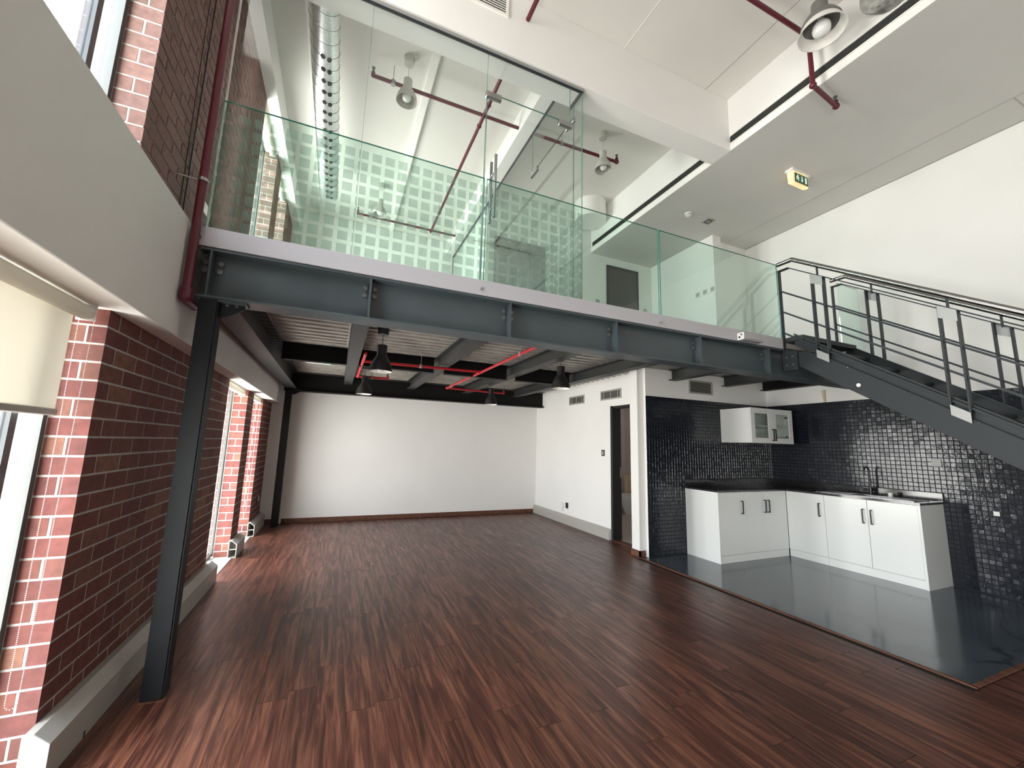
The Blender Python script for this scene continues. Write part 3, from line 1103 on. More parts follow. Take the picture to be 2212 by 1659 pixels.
YB = -1.0
for x, s, nm in ((XSL, 1, 'left'), (XSR, -1, 'right')):
    m1 = MB()
    # outer web with sloping lower edge and square head
    m1.prism([(2.90, 2.43), (2.90, 2.20), (2.755, 2.337), (2.755, 2.337), (YB, 2.337-(2.755-YB)*SL), (YB, 2.337-(2.755-YB)*SL+0.225), (2.60, 2.46), (2.75, 2.52), (2.90, 2.55)] if False else
             [(2.905, 2.555), (2.56, 2.438), (YB, 2.438-(2.56-YB)*SL), (YB, 2.337-(2.751-YB)*SL), (2.751, 2.337), (2.905, 2.337)], 'x', x-0.006, x+0.006)
    sg = m1.build('stringer', 'stair_steel', st)
    slope_plate(x+s*0.030-0.004, x+s*0.030+0.004, 2.462, 2.345, YB, 2.80).build('upper_web', 'stair_steel', sg)
    slope_plate(x+(0.0 if s > 0 else -0.034), x+(0.034 if s > 0 else 0.0), 2.358, 2.350, YB, 2.58).build('ledge', 'stair_steel', sg)
    slope_plate(x+(0.012 if s > 0 else -0.06), x+(0.06 if s > 0 else -0.012), 2.472, 2.460, YB, 2.80).build('top_flange', 'stair_steel', sg)
    for k in range(4):
        yy = 2.30-0.42*k
        MB().ball((x-s*0.008, yy, 2.345-(2.44-yy)*SL), 0.008, 8, 6).build('rivet', 'chrome', sg)
# end plate joining stringer and beam
ep = B(4.565, 4.595, 2.75, YE-0.002, 2.30, 2.515).build('end_plate', 'stair_steel', st)
for yy in (2.79, 2.86):
    for zz in (2.36, 2.45):
        MB().cyl((4.565, yy, zz), (4.553, yy, zz), 0.012, 6).build('bolt', 'bolt_steel', ep)
MB().cyl((4.593, 2.22, 2.06), (4.580, 2.22, 2.06), 0.018, 14).build('washer', 'plastic_white', st)
# treads
rise = ZF/15
run = rise/SL
for k in range(1, 15):
    zt = ZF-k*rise
    y1 = 2.86-(k-1)*run
    m1 = MB().box(XSL+0.035, XSR-0.035, y1-run-0.03, y1, zt-0.035, zt)
    m1.build('tread', 'stair_steel', st, bevel=0.003)
B(XSL+0.01, XSR-0.01, 2.70, YE-0.01, ZF-0.05, ZF).build('landing_nosing', 'stair_steel', st)
for x, s in ((XSL, 1), (XSR, -1)):
    hr = [(x, YE+0.004, 3.574), (x, 2.747, 3.574), (x, YB, zrail(YB))]
    MB().tube(hr, 0.024, 16).build('handrail', 'rail_steel', st, smooth=True)
    off = 0.085
    m2 = MB()
    m2.bar((x, YE+0.0, 3.490), (x, 2.790, 3.490), 0.045, 0.010)
    m2.bar((x, 2.790, 3.490), (x, YB, 3.490-(2.790-YB)*SL), 0.045, 0.010)
    m2.build('flat_rail', 'stair_steel', st)
    for dz in (0.245, 0.490, 0.742):
        m3 = MB()
        zt = 3.490-dz
        m3.bar((x, 2.895, zt), (x, YB, zt-(2.895-YB)*SL+0.02), 0.014, 0.018)
        m3.build('rail_bar', 'stair_steel', st)
    B(x-0.02, x+0.02, 2.893, 2.907, ZF-0.20, 3.49).build('post', 'stair_steel', st)
    for yc in (2.500, 1.545, 0.590, -0.365):
        for yy in (yc+0.0555, yc-0.0525):
            zt = 3.490-(2.790-yy)*SL-0.004
            B(x-0.024, x+0.024, yy-0.007, yy+0.007, zt-0.845, zt).build('post', 'stair_steel', st)
        zt = 3.490-(2.790-yc)*SL
        m4 = MB().prism([(yc+0.058, zt+0.034), (yc-0.055, zt-0.040), (yc-0.055, zt-0.135), (yc+0.058, zt-0.075)], 'x', x-s*0.027-0.003, x-s*0.027+0.003)
        m4.build('bracket_plate', 'galvanised', st)
        B(x-0.006, x+0.006, yc-0.008, yc+0.008, zt-0.02, zrail(yc)-0.02).build('rail_pin', 'stair_steel', st)
        zb = 2.438-(2.56-yc)*SL
        m5 = MB().prism([(yc+0.056, zb+0.085), (yc-0.056, zb+0.010), (yc-0.056, zb-0.075), (yc+0.056, zb+0.0)], 'x', x-s*0.027-0.003, x-s*0.027+0.003)
        m5.build('foot_plate', 'galvanised', st)

# ------------------------------------------------------------------ kitchen
def handle(t, axis, c, z0, z1):
    """black square bar handle on a door front"""
    m = MB()
    if axis == 'y':      # on a front facing -y at y = c[1]
        x, y = c
        m.box(x-0.006, x+0.006, y-0.034, y-0.024, z0, z1).box(x-0.006, x+0.006, y-0.03, y, z0, z0+0.011).box(x-0.006, x+0.006, y-0.03, y, z1-0.011, z1)
    else:
        x, y = c
        m.box(x-0.034, x-0.024, y-0.006, y+0.006, z0, z1).box(x-0.03, x, y-0.006, y+0.006, z0, z0+0.011).box(x-0.03, x, y-0.006, y+0.006, z1-0.011, z1)
    return m.build('handle', 'handle_black', t)


ZB, ZT = 0.098, 0.872


def base_cabinet(axis, a0, a1, front, back, doors, hpos, label, top=0.872, g='white kitchen base cabinets'):
    """doors: list of (from, to); hpos: handle place of each door"""
    cx = (a0+a1)/2
    t = thing('base_cabinet', (cx, front, 0) if axis == 'y' else (front, cx, 0), label, 'cabinet', g)
    if axis == 'y':
        B(a0, a1, front+0.02, back, ZB, top).build('body', 'cabinet_white', t)
        B(a0, a1, front+0.006, back, 0.003, ZB-0.004).build('plinth', 'cabinet_white', t)
    else:
        B(front+0.02, back, a0, a1, ZB, top).build('body', 'cabinet_white', t)
        B(front+0.006, back, a0, a1, 0.003, ZB-0.004).build('plinth', 'cabinet_white', t)
    for (d0, d1_), h in zip(doors, hpos):
        if axis == 'y':
            d = B(d0+0.0015, d1_-0.0015, front, front+0.018, ZB, ZT-0.004).build('door', 'cabinet_white', t, bevel=0.0012)
            handle(d, 'y', (h, front), 0.592, 0.758)
        else:
            d = B(front, front+0.018, d0+0.0015, d1_-0.0015, ZB, ZT-0.004).build('door', 'cabinet_white', t, bevel=0.0012)
            handle(d, 'x', (front, h), 0.592, 0.760)
    return t


base_cabinet('y', 4.545, 4.975, 3.82, YK-0.003, [(4.545, 4.975)], [4.942], 'white base cabinet with one door at the left end of the worktop')
base_cabinet('y', 4.977, 5.845, 3.82, YK-0.003, [(4.977, 5.412), (5.412, 5.845)], [5.385, 5.455], 'white base cabinet with two facing handles beside the inner corner')
B(4.520, 4.543, 3.815, YK-0.003, 0.003, ZT).build('end_panel', 'cabinet_white', None, label='white end panel at the left end of the base cabinets', cat='panel')
base_cabinet('x', 3.340, 3.8185, 5.85, XR-0.01, [(3.340, 3.820)], [3.395], 'white base cabinet with one door, right of the inner corner', top=0.70)
base_cabinet('x', 2.412, 3.338, 5.85, XR-0.01, [(2.875, 3.338), (2.412, 2.873)], [2.915, 2.832], 'white sink cabinet with two wide doors at the right end', top=0.70)
B(5.845, XR-0.01, 2.387, 2.410, 0.003, ZT).build('end_panel', 'cabinet_white', None, label='white end panel closing the sink cabinet at the right', cat='panel')
wt = thing('worktop', (5.9, 3.8, ZT), 'black speckled stone worktop on the white base cabinets', 'worktop')
SX0, SX1, SY0, SY1 = 5.93, 6.24, 2.47, 3.46
B(4.505, XR-0.009, 3.80, YK-0.002, ZT, ZT+0.024).build('slab', 'granite', wt, bevel=0.002)
m1 = MB().box(5.83, SX0, 2.378, 3.80, ZT, ZT+0.024).box(SX1, XR-0.009, 2.378, 3.80, ZT, ZT+0.024).box(SX0, SX1, 2.378, SY0, ZT, ZT+0.024).box(SX0, SX1, SY1, 3.80, ZT, ZT+0.024)
m1.build('slab', 'granite', wt)
B(4.505, XR-0.009, YK-0.022, YK-0.003, ZT+0.024, ZT+0.115).build('upstand', 'granite', wt)
B(XR-0.030, XR-0.010, 2.378, YK-0.022, ZT+0.024, ZT+0.115).build('upstand', 'granite', wt)
sk = thing('kitchen_sink', ((SX0+SX1)/2, (SY0+SY1)/2, ZT+0.02), 'double steel sink with drainer set into the black worktop', 'sink')
zt = ZT+0.026


def basin(y0, y1):
    x0, x1, d = SX0+0.03, SX1-0.02, 0.16
    m = MB()
    vs = [(x0, y0, zt), (x1, y0, zt), (x1, y1, zt), (x0, y1, zt), (x0+0.02, y0+0.02, zt-d), (x1-0.02, y0+0.02, zt-d), (x1-0.02, y1-0.02, zt-d), (x0+0.02, y1-0.02, zt-d)]
    m._add(vs, [(0, 1, 5, 4), (1, 2, 6, 5), (2, 3, 7, 6), (3, 0, 4, 7), (4, 5, 6, 7)])
    m.build('basin', 'sink_steel', sk, fix=False)


basin(3.12, 3.44)
basin(2.78, 3.08)
rim = MB().box(SX0-0.012, SX0+0.03, SY0-0.01, SY1+0.01, zt-0.003, zt+0.004).box(SX1-0.02, SX1+0.012, SY0-0.01, SY1+0.01, zt-0.003, zt+0.004)
rim.box(SX0+0.03, SX1-0.02, 3.08, 3.12, zt-0.003, zt+0.004).box(SX0+0.03, SX1-0.02, 3.44, SY1+0.01, zt-0.003, zt+0.004).box(SX0+0.03, SX1-0.02, SY0-0.01, 2.78, zt-0.003, zt+0.002)
rim.build('rim', 'sink_steel', sk)
for k in range(6):
    xx = SX0+0.055+k*0.036
    MB().bar((xx, 2.52, zt+0.004), (xx, 2.75, zt+0.004), 0.008, 0.006).build('drainer_rib', 'sink_steel', sk)
fa = thing('kitchen_faucet', (6.27, 3.02, zt), 'tall black gooseneck faucet behind the steel sink', 'faucet')
MB().cyl((6.27, 3.02, zt-0.002), (6.27, 3.02, zt+0.012), 0.028, 16).cyl((6.27, 3.02, zt), (6.27, 3.02, zt+0.10), 0.020, 16).build('body', 'handle_black', fa, smooth=True)
pts = [(6.27, 3.02, zt+0.09), (6.27, 3.02, zt+0.29)]
for k in range(1, 9):
    a = PI*k/8
    pts.append((6.27-0.055+0.055*math.cos(a), 3.02, zt+0.29+0.055*math.sin(a)))
pts.append((6.16, 3.02, zt+0.24))
MB().tube(pts, 0.011, 10).build('spout', 'handle_black', fa, smooth=True)
MB().cyl((6.27, 3.02, zt+0.06), (6.24, 3.085, zt+0.068), 0.016, 12).cyl((6.24, 3.085, zt+0.068), (6.235, 3.095, zt+0.10), 0.008, 8).build('lever', 'handle_black', fa, smooth=True)
sp = thing('soap_cup', (6.20, 2.755, zt), 'small white cup left on the sink drainer', 'cup')
MB().lathe([(0.0001, 0.0), (0.022, 0.0), (0.024, 0.05), (0.021, 0.05), (0.019, 0.004), (0.0001, 0.004)], (6.215, 2.80, zt+0.002), 16).build('cup', 'plastic_white', sp, smooth=True)

# wall cabinet
wc = thing('wall_cabinet', (5.72, 4.1, 1.52), 'white wall cabinet with two glazed doors on dark tiles', 'cabinet')
x0, x1, y0, z0, z1 = 5.275, 6.165, 3.855, 1.521, 2.010
m1 = MB().box(x0, x0+0.018, y0+0.02, YK-0.002, z0, z1).box(x1-0.018, x1, y0+0.02, YK-0.002, z0, z1)
m1.box(x0+0.018, x1-0.018, y0+0.02, YK-0.002, z0, z0+0.018).box(x0+0.018, x1-0.018, y0+0.02, YK-0.002, z1-0.018, z1).box(x0+0.018, x1-0.018, YK-0.012, YK-0.002, z0+0.018, z1-0.018)
m1.build('body', 'cabinet_white', wc)
B(x0+0.018, x1-0.018, y0+0.05, YK-0.012, 1.757, 1.773).build('shelf', 'cabinet_white', wc)
xm = (x0+x1)/2
for k, (a, b, h) in enumerate(((x0, xm, xm-0.020), (xm, x1, xm+0.022))):
    a, b = a+0.0015, b-0.0015
    d = MB().box(a, a+0.078, y0, y0+0.018, z0, z1).box(b-0.078, b, y0, y0+0.018, z0, z1).box(a+0.078, b-0.078, y0, y0+0.018, z0, z0+0.072).box(a+0.078, b-0.078, y0, y0+0.018, z1-0.074, z1)
    d = d.build('door', 'cabinet_white', wc)
    B(a+0.074, b-0.074, y0+0.008, y0+0.012, z0+0.07, z1-0.07).build('pane', 'cabinet_glass', d)
    handle(d, 'y', (h, y0), 1.555, 1.722)
    if k == 1:
        B(b-0.10, b-0.07, y0+0.02, y0+0.05, z1-0.12, z1-0.10).build('hinge', 'bolt_steel', d)
        B(b-0.10, b-0.07, y0+0.02, y0+0.05, z0+0.09, z0+0.11).build('hinge', 'bolt_steel', d)

# small fittings on walls
def plate(name, axis, c, w, h, m, label, cat, d=0.010, inner=None, group=None):
    """flat fitting on a wall; axis names the wall normal (-x or -y)"""
    t = thing(name, c, label, cat, group)
    x, y, z = c
    if axis == 'x':
        B(x-d, x, y-w/2, y+w/2, z-h/2, z+h/2).build('faceplate', m, t, bevel=0.002)
        if inner:
            B(x-d-0.002, x-d+0.002, y-w*0.3, y+w*0.3, z-h*0.3, z+h*0.3).build('insert', inner, t)
    else:
        B(x-w/2, x+w/2, y-d, y, z-h/2, z+h/2).build('faceplate', m, t, bevel=0.002)
        if inner:
            B(x-w*0.3, x+w*0.3, y-d-0.002, y-d+0.002, z-h*0.3, z+h*0.3).build('insert', inner, t)
    return t


plate('wall_socket', 'y', (4.115, YK, 1.017), 0.085, 0.085, 'plastic_black', 'single black socket on dark tiles near the white wall end', 'socket', 0.012, 'handle_black')
plate('wall_socket', 'y', (4.575, YK, 1.020), 0.15, 0.085, 'plastic_black', 'double black socket on dark tiles above the worktop end', 'socket', 0.012, 'handle_black')
plate('cover_plate', 'x', (XR-0.007, 2.40, 1.33), 0.085, 0.085, 'plastic_grey', 'blank grey cover plate on navy tiles right of the faucet', 'cover plate', 0.010)
plate('wall_socket', 'x', (XR-0.007, 1.985, 0.83), 0.045, 0.045, 'plastic_white', 'tiny white outlet on navy tiles right of the cabinets', 'socket', 0.008)
plate('thermostat', 'x', (XW, 5.535, 1.31), 0.075, 0.10, 'plastic_black', 'black thermostat on the white wall left of the toilet doorway', 'thermostat', 0.015, 'plastic_grey')
t = plate('wall_socket', 'x', (XW, 6.815, 0.315), 0.10, 0.085, 'plastic_white', 'white box with two wires low on the white wall', 'socket', 0.03)
MB().cyl((XW-0.004, 6.83, 0.275), (XW-0.004, 6.83, 0.20), 0.003, 6).cyl((XW-0.004, 6.79, 0.275), (XW-0.004, 6.79, 0.20), 0.003, 6).build('wire', 'grille_grey', t)
plate('wall_socket', 'x', (XW, 6.655, 0.325), 0.085, 0.10, 'plastic_black', 'black socket low on the white wall beside the white box', 'socket', 0.012, 'handle_black')
for k, y in enumerate((4.815, 4.70, 4.585)):
    plate('light_switch', 'x', (5.42, 4.485+k*0.148, 3.99), 0.115, 0.115, 'plastic_white', 'grey square switch on the upper landing wall, '+['nearest the corner', 'middle one of the row of three', 'farthest from the corner'][k], 'switch', 0.008, 'plastic_grey', 'row of three landing switches')
plate('wall_socket', 'x', (XB+0.010, 3.49, 3.09), 0.13, 0.085, 'plastic_white', 'cream double socket on the upper brick pillar by the glass', 'socket', 0.010, 'plastic_grey')
plate('wall_socket', 'x', (XB+0.010, 7.55, 0.42), 0.085, 0.085, 'plastic_black', 'black socket low on the last brick pillar', 'socket', 0.010)
plate('wall_socket', 'x', (XB+0.010, 7.68, 0.45), 0.03, 0.085, 'plastic_white', 'narrow white cover low on the last brick pillar', 'socket', 0.010)
t = thing('junction_box', (XR, 3.56, 2.2), 'flat cream cover with a brown conduit high on the right wall', 'junction box')
B(XR-0.012, XR, 3.53, 3.62, 2.17, 2.295).build('cover', 'white_paint', t)
B(XR-0.016, XR, 3.485, 3.515, 2.122, 2.295).build('conduit', 'cardboard', t)


def grille(name, axis, c, w, h, label, bars, horizontal=True, m='grille_grey', group=None):
    t = thing(name, c, label, 'air vent', group)
    x, y, z = c
    fr = 0.022
    mb = MB()

    def bx(a0, a1, z0, z1, d0, d1):
        return (x+d0, x+d1, y+a0, y+a1, z+z0, z+z1) if axis == 'x' else (x+a0, x+a1, y+d0, y+d1, z+z0, z+z1)
    for q in ((-w/2, w/2, -h/2, -h/2+fr), (-w/2, w/2, h/2-fr, h/2), (-w/2, -w/2+fr, -h/2+fr, h/2-fr), (w/2-fr, w/2, -h/2+fr, h/2-fr)):
        mb.box(*bx(*q, -0.014, 0.0))
    mb.build('frame', m, t)
    MB().box(*bx(-w/2+fr, w/2-fr, -h/2+fr, h/2-fr, -0.002, 0.0)).build('backing', 'dark_void', t)
    n = bars
    for k in range(n):
        if horizontal:
            zc = -h/2+fr+(k+0.5)*(h-2*fr)/n
            q = bx(-w/2+fr, w/2-fr, zc-0.0022, zc+0.0022, -0.010, -0.003)
        else:
            ac = -w/2+fr+(k+0.5)*(w-2*fr)/n
            q = bx(ac-0.002, ac+0.002, -h/2+fr, h/2-fr, -0.010, -0.003)
        MB().box(*q).build('slat', m, t)
    return t


g = grille('air_vent', 'x', (XW, 6.335, 2.245), 0.50, 0.155, 'small wall vent under the deck, farther from the doorway', 5)
for a in (-0.17, 0.0, 0.17):
    B(XW-0.012, XW-0.004, 6.335+a-0.004, 6.335+a+0.004, 2.19, 2.30).build('divider', 'grille_grey', g)
g = grille('air_vent', 'x', (XW, 5.325, 2.245), 0.53, 0.155, 'small wall vent under the deck, directly above the toilet doorway', 5)
for a in (-0.18, 0.0, 0.18):
    B(XW-0.012, XW-0.004, 5.325+a-0.004, 5.325+a+0.004, 2.19, 2.30).build('divider', 'grille_grey', g)
grille('air_vent', 'y', (4.905, YK+0.012, 2.315), 0.47, 0.20, 'dark rectangular vent above the kitchen tiles between joists', 9)
t = grille('air_vent', 'y', (0.62, 2.98, 5.42), 1.03, 0.27, 'white slatted air grille on the big ceiling beam', 9, m='white_seam')

# ------------------------------------------------------------------ trunking along the walls
def trunk(y0, y1, label, open_end):
    t = thing('cable_trunking', (XB+0.05, (y0+y1)/2, 0), label, 'trunking', 'cable trunking along the floor')
    o = [(XB+0.002, 0.001), (-0.958, 0.001), (-0.958, 0.150), (-1.012, 0.196), (XB+0.002, 0.196)]
    if open_end:
        i = [(XB+0.010, 0.008), (-0.966, 0.008), (-0.966, 0.146), (-1.014, 0.188), (XB+0.010, 0.188)]
        MB().ring_prism(o, i, 'y', y0, y1).build('channel', 'trunking', t)
        B(XB+0.012, -0.968, y0+0.01, y0+0.03, 0.09, 0.10).build('rib', 'trunking', t)
    else:
        MB().prism(o, 'y', y0, y1).build('channel', 'trunking', t)
        MB().prism([(p[0]*1.0+(0.001 if p[0] > -1 else 0), p[1]+(0.001 if p[1] > 0.1 else 0)) for p in o], 'y', y0-0.006, y0).build('end_cap', 'plastic_white', t)
    return t


tk = trunk(2.42, 5.0, 'cream cable trunking at the foot of the wide brick pillar', False)
B(-0.960, -0.9572, 2.70, 2.715, 0.0, 0.030).build('notch', 'dark_void', tk)
trunk(5.86, 6.33, 'short open-ended cable trunking at the foot of the narrow brick pillar', True)
trunk(7.00, 7.93, 'open-ended cable trunking at the foot of the last brick pillar', True)
t = thing('cable_trunking', (XW-0.03, 6.6, 0), 'long cream cable trunking at the foot of the low white wall', 'trunking', 'cable trunking along the floor')
o = [(XW-0.001, 0.001), (XW-0.06, 0.001), (XW-0.06, 0.118), (XW-0.022, 0.158), (XW-0.001, 0.158)]
MB().prism(o, 'y', 5.345, YBACK-0.001).build('channel', 'trunking', t)
MB().prism([(p[0]-(0.001 if p[0] < XW-0.05 else 0), p[1]) for p in o], 'y', 5.338, 5.345).build('end_cap', 'plastic_white', t)

# ------------------------------------------------------------------ roller blinds
def beads(mb, pts, step=0.0075, r=0.0026):
    for i in range(len(pts)-1):
        a, b = Vector(pts[i]), Vector(pts[i+1])
        n = max(1, int((b-a).length/step))
        for k in range(n):
            p = a+(b-a)*k/n
            mb._add([p+Vector((r, 0, 0)), p+Vector((-r, 0, 0)), p+Vector((0, r, 0)), p+Vector((0, -r, 0)), p+Vector((0, 0, r)), p+Vector((0, 0, -r))],
                    [(0, 2, 4), (2, 1, 4), (1, 3, 4), (3, 0, 4), (2, 0, 5), (1, 2, 5), (3, 1, 5), (0, 3, 5)])


def blind(y0, y1, ztop, drop, label, chain_z=None, g='roller blinds on the window wall'):
    t = thing('roller_blind', (-1.11, (y0+y1)/2, ztop), label, 'blind', g)
    zc = ztop-0.040
    MB().cyl((-1.105, y0+0.02, zc), (-1.105, y1-0.02, zc), 0.034, 20).build('roll', 'blind_fabric', t, smooth=True)
    if drop:
        B(-1.1405, -1.139, y0+0.03, y1-0.04, zc-drop, zc).build('fabric', 'blind_fabric', t)
        MB().box(-1.148, -1.130, y0+0.03, y1-0.035, zc-drop-0.030, zc-drop).build('bottom_bar', 'trunking', t, bevel=0.004)
    for y in (y0+0.012, y1-0.018):
        MB().box(-1.14, -1.07, y-0.002, y+0.002, ztop-0.075, ztop).box(-1.14, -1.07, y-0.012, y+0.002, ztop-0.004, ztop-0.0005).build('bracket', 'plastic_white', t)
    if chain_z is not None:
        m = MB()
        yc = y1-0.012
        loop = [(-1.130, yc, zc)]
        loop += [(-1.130, yc, chain_z+0.03)]
        for k in range(1, 6):
            a = PI+PI*k/6
            loop.append((-1.1125+0.0175*math.cos(a), yc, chain_z+0.03+0.02*math.sin(a)))
        loop += [(-1.095+0.002, yc, chain_z+0.03), (-1.076, yc, zc)]
        beads(m, loop)
        m.build('bead_chain', 'plastic_white', t, fix=False)
    return t


blind(0.78, 2.462, 1.99, 0.448, 'cream roller blind half lowered in the nearest low window', 0.28)
blind(4.95, 5.90, 1.99, 0.0, 'rolled-up blind at the head of the first narrow window')
blind(6.34, 7.04, 1.99, 0.0, 'rolled-up blind at the head of the last narrow window', 0.35)
blind(4.95, 5.90, 5.25, 0.0, 'rolled-up blind in the nearer upper window behind glass')
blind(6.34, 7.04, 5.25, 0.0, 'rolled-up blind in the last upper window behind glass')

# ------------------------------------------------------------------ pendant lamps
def pendant(shade_m, total, label, group):
    """origin at the ceiling"""
    t = thing('pendant_lamp', (0, 0, 0), label, 'lamp', group)
    MB().lathe([(0.0001, 0), (0.058, 0), (0.052, -0.085), (0.0001, -0.085)], n=24).build('canopy', shade_m, t, smooth=True)
    zb = -total
    zn = zb+0.265
    MB().cyl((0, 0, -0.08), (0, 0, zn), 0.0028, 8).build('cord', shade_m if shade_m == 'lamp_white' else 'wire_black', t)
    pr = [(0.0001, zn), (0.043, zn), (0.047, zn-0.004), (0.047, zb+0.165), (0.056, zb+0.145), (0.082, zb+0.105), (0.103, zb+0.055), (0.110, zb)]
    inner = [(0.107, zb), (0.099, zb+0.055), (0.078, zb+0.102), (0.052, zb+0.140), (0.042, zb+0.16), (0.0001, zb+0.16)]
    sh = MB().lathe(pr+[inner[0]], n=32).build('shade', shade_m, t, smooth=True)
    MB().lathe(inner, n=32).build('lining', 'lamp_inner' if shade_m == 'lamp_black' else shade_m, sh, smooth=True, fix=False)
    MB().lathe([(0.02, zb+0.16), (0.02, zb+0.115), (0.03, zb+0.10), (0.047, zb+0.070), (0.050, zb+0.050), (0.045, zb+0.028), (0.030, zb+0.010), (0.0001, zb+0.003)], n=24).build('bulb', 'bulb_white', t, smooth=True)
    return t


wl = pendant('lamp_white', 0.545, 'white bell pendant over the glass room, nearer one', 'white pendants under the high ceiling')
wl.location = (0.40, 4.05, ZC)
for loc, lb in (((0.355, 6.50, ZC), 'white bell pendant over the back of the glass room'), ((2.966, 4.05, ZC), 'white bell pendant over the landing, right of the glass corner')):
    c = copy_tree(wl)
    c.location = loc
    c['label'] = lb
kl = pendant('lamp_black', 0.455, 'black bell pendant nearest the front column under the deck', 'black pendants under the mezzanine')
kl.location = (0.35, 4.10, 2.53)
for loc, lb in (((0.325, 6.25, 2.53), 'dark bell pendant farther back behind the first one'), ((2.395, 4.13, 2.53), 'black bell pendant in front of the two small wall vents'), ((2.40, 6.50, 2.53), 'black bell pendant hanging before the far wall on the right')):
    c = copy_tree(kl)
    c.location = loc
    c['label'] = lb
# larger ribbed lamp in the hall
t = thing('pendant_lamp', (3.52, 1.78, ZC), 'large hall pendant with a wide translucent ribbed collar', 'lamp')
lx, ly, lz = 3.63, 1.765, 5.06
MB().lathe([(0.0001, 0), (0.055, 0), (0.05, -0.08), (0.0001, -0.08)], (lx, ly, ZC), 24).build('canopy', 'lamp_white', t, smooth=True)
MB().cyl((lx, ly, ZC-0.07), (lx, ly, lz+0.29), 0.003, 8).build('cord', 'wire_black', t)
MB().lathe([(0.0001, 0.30), (0.060, 0.30), (0.068, 0.20), (0.120, 0.15), (0.150, 0.095), (0.152, 0.080), (0.144, 0.080), (0.11, 0.14), (0.06, 0.18), (0.0001, 0.18)], (lx, ly, lz), 36).build('shade', 'lamp_grey', t, smooth=True)
rib = MB()
n = 96
vs, fs = [], []
for j, (r, h) in enumerate(((0.138, 0.088), (0.154, 0.055), (0.174, 0.010), (0.180, 0.0), (0.172, 0.0), (0.148, 0.055), (0.132, 0.082))):
    for i in range(n):
        rr = r+(0.0012 if i % 2 else 0)
        vs.append((lx+rr*math.cos(2*PI*i/n), ly+rr*math.sin(2*PI*i/n), lz+h))
for j in range(6):
    for i in range(n):
        fs.append((j*n+i, j*n+(i+1) % n, (j+1)*n+(i+1) % n, (j+1)*n+i))
rib._add(vs, fs)
rib.build('ribbed_collar', 'lamp_inner', t)
MB().lathe([(0.028, 0.18), (0.028, 0.13), (0.042, 0.105), (0.066, 0.070), (0.071, 0.040), (0.064, 0.008), (0.044, -0.012), (0.0001, -0.022)], (lx, ly, lz), 24).build('bulb', 'bulb_white', t, smooth=True)

# ------------------------------------------------------------------ sprinkler pipes
def pipe(name, runs, r, m, label, hangers=(), heads=(), fittings=(), up_to=None):
    t = thing(name, runs[0][0], label, 'pipe')
    for run in runs:
        MB().tube(run, r, 12).build('pipe_run', m, t, smooth=True)
    for p in fittings:
        MB().ball(p, r*1.5, 10, 8).build('fitting', m, t, smooth=True)
    for p in hangers:
        h = MB().cyl((p[0], p[1], p[2]+r), (p[0], p[1], up_to), 0.004, 6)
        h.cyl((p[0], p[1], p[2]-r*1.25), (p[0], p[1], p[2]+r*1.25), r*1.3, 8)
        h.build('hanger', 'galvanised', t)
    for p in heads:
        MB().cyl(p, (p[0], p[1], p[2]+0.05), 0.011, 8).cyl((p[0], p[1], p[2]+0.05), (p[0], p[1], p[2]+0.054), 0.020, 10).build('sprinkler_head', 'bolt_steel' if m != 'pipe_bright_red' else 'chrome', t)


ZP = 5.37
pipe('sprinkler_pipe', [[(1.335, -3.5, ZP), (1.335, 7.27, ZP)], [(0.045, 4.22, ZP+0.04), (0.045, 4.22, ZP), (1.93, 4.22, ZP)], [(0.03, 7.20, ZP+0.06), (0.03, 7.20, ZP), (1.93, 7.20, ZP)]], 0.021, 'pipe_red',
     'dark red sprinkler pipe with two cross arms under the glass room ceiling',
     hangers=[(0.26, 4.22, ZP), (0.25, 7.20, ZP), (1.335, 6.6, ZP)], fittings=[(1.335, 4.22, ZP), (1.335, 4.05, ZP), (1.335, 4.40, ZP), (1.335, 7.20, ZP)], heads=[(0.045, 4.22, ZP+0.045), (0.03, 7.20, ZP+0.06)], up_to=ZC)
pipe('sprinkler_pipe', [[(2.02, 4.22, ZP), (3.30, 4.19, ZP), (3.30, 4.19, ZP+0.06)]], 0.021, 'pipe_red', 'dark red sprinkler arm over the landing behind the white pendant',
     hangers=[(2.42, 4.21, ZP)], fittings=[(3.30, 4.19, ZP)], heads=[(3.30, 4.19, ZP+0.05)], up_to=ZC)
ZQ = 5.33
pipe('sprinkler_pipe', [[(1.36, 1.98, ZQ), (3.60, 1.97, ZQ), (3.82, 1.97, ZQ), (3.82, 1.97, 4.80), (4.27, 2.02, 4.80), (4.27, 2.02, 4.86)]], 0.021, 'pipe_red', 'dark red sprinkler pipe passing behind the large hall pendant and round the ceiling step',
     fittings=[(3.82, 1.97, 4.80), (4.27, 2.02, 4.80)], heads=[(4.27, 2.02, 4.85)], up_to=ZC)
ZR = 2.335
pipe('sprinkler_pipe', [[(1.69, 3.10, ZR), (1.685, 6.80, ZR)], [(0.225, 4.56, ZR), (0.225, 5.02, ZR), (1.685, 4.97, ZR)], [(0.225, 5.02, ZR), (0.225, 6.28, ZR), (0.645, 6.28, ZR), (0.645, 6.28, ZR+0.04)], [(1.685, 6.76, ZR), (2.78, 6.87, ZR), (2.78, 6.87, ZR+0.04)]], 0.017, 'pipe_bright_red',
     'bright red sprinkler pipes branching under the corrugated deck', hangers=[(0.90, 4.995, ZR), (1.69, 6.5, ZR), (1.69, 3.75, ZR), (0.42, 6.28, ZR)], heads=[(0.645, 6.28, ZR+0.04), (2.78, 6.87, ZR+0.04)], fittings=[(1.685, 4.97, ZR), (1.685, 6.76, ZR), (0.225, 6.28, ZR)], up_to=2.53)
t = thing('riser_pipe', (-0.884, 2.87, 2.2), 'vertical dark red riser pipe in front of the upper brick pillar', 'pipe')
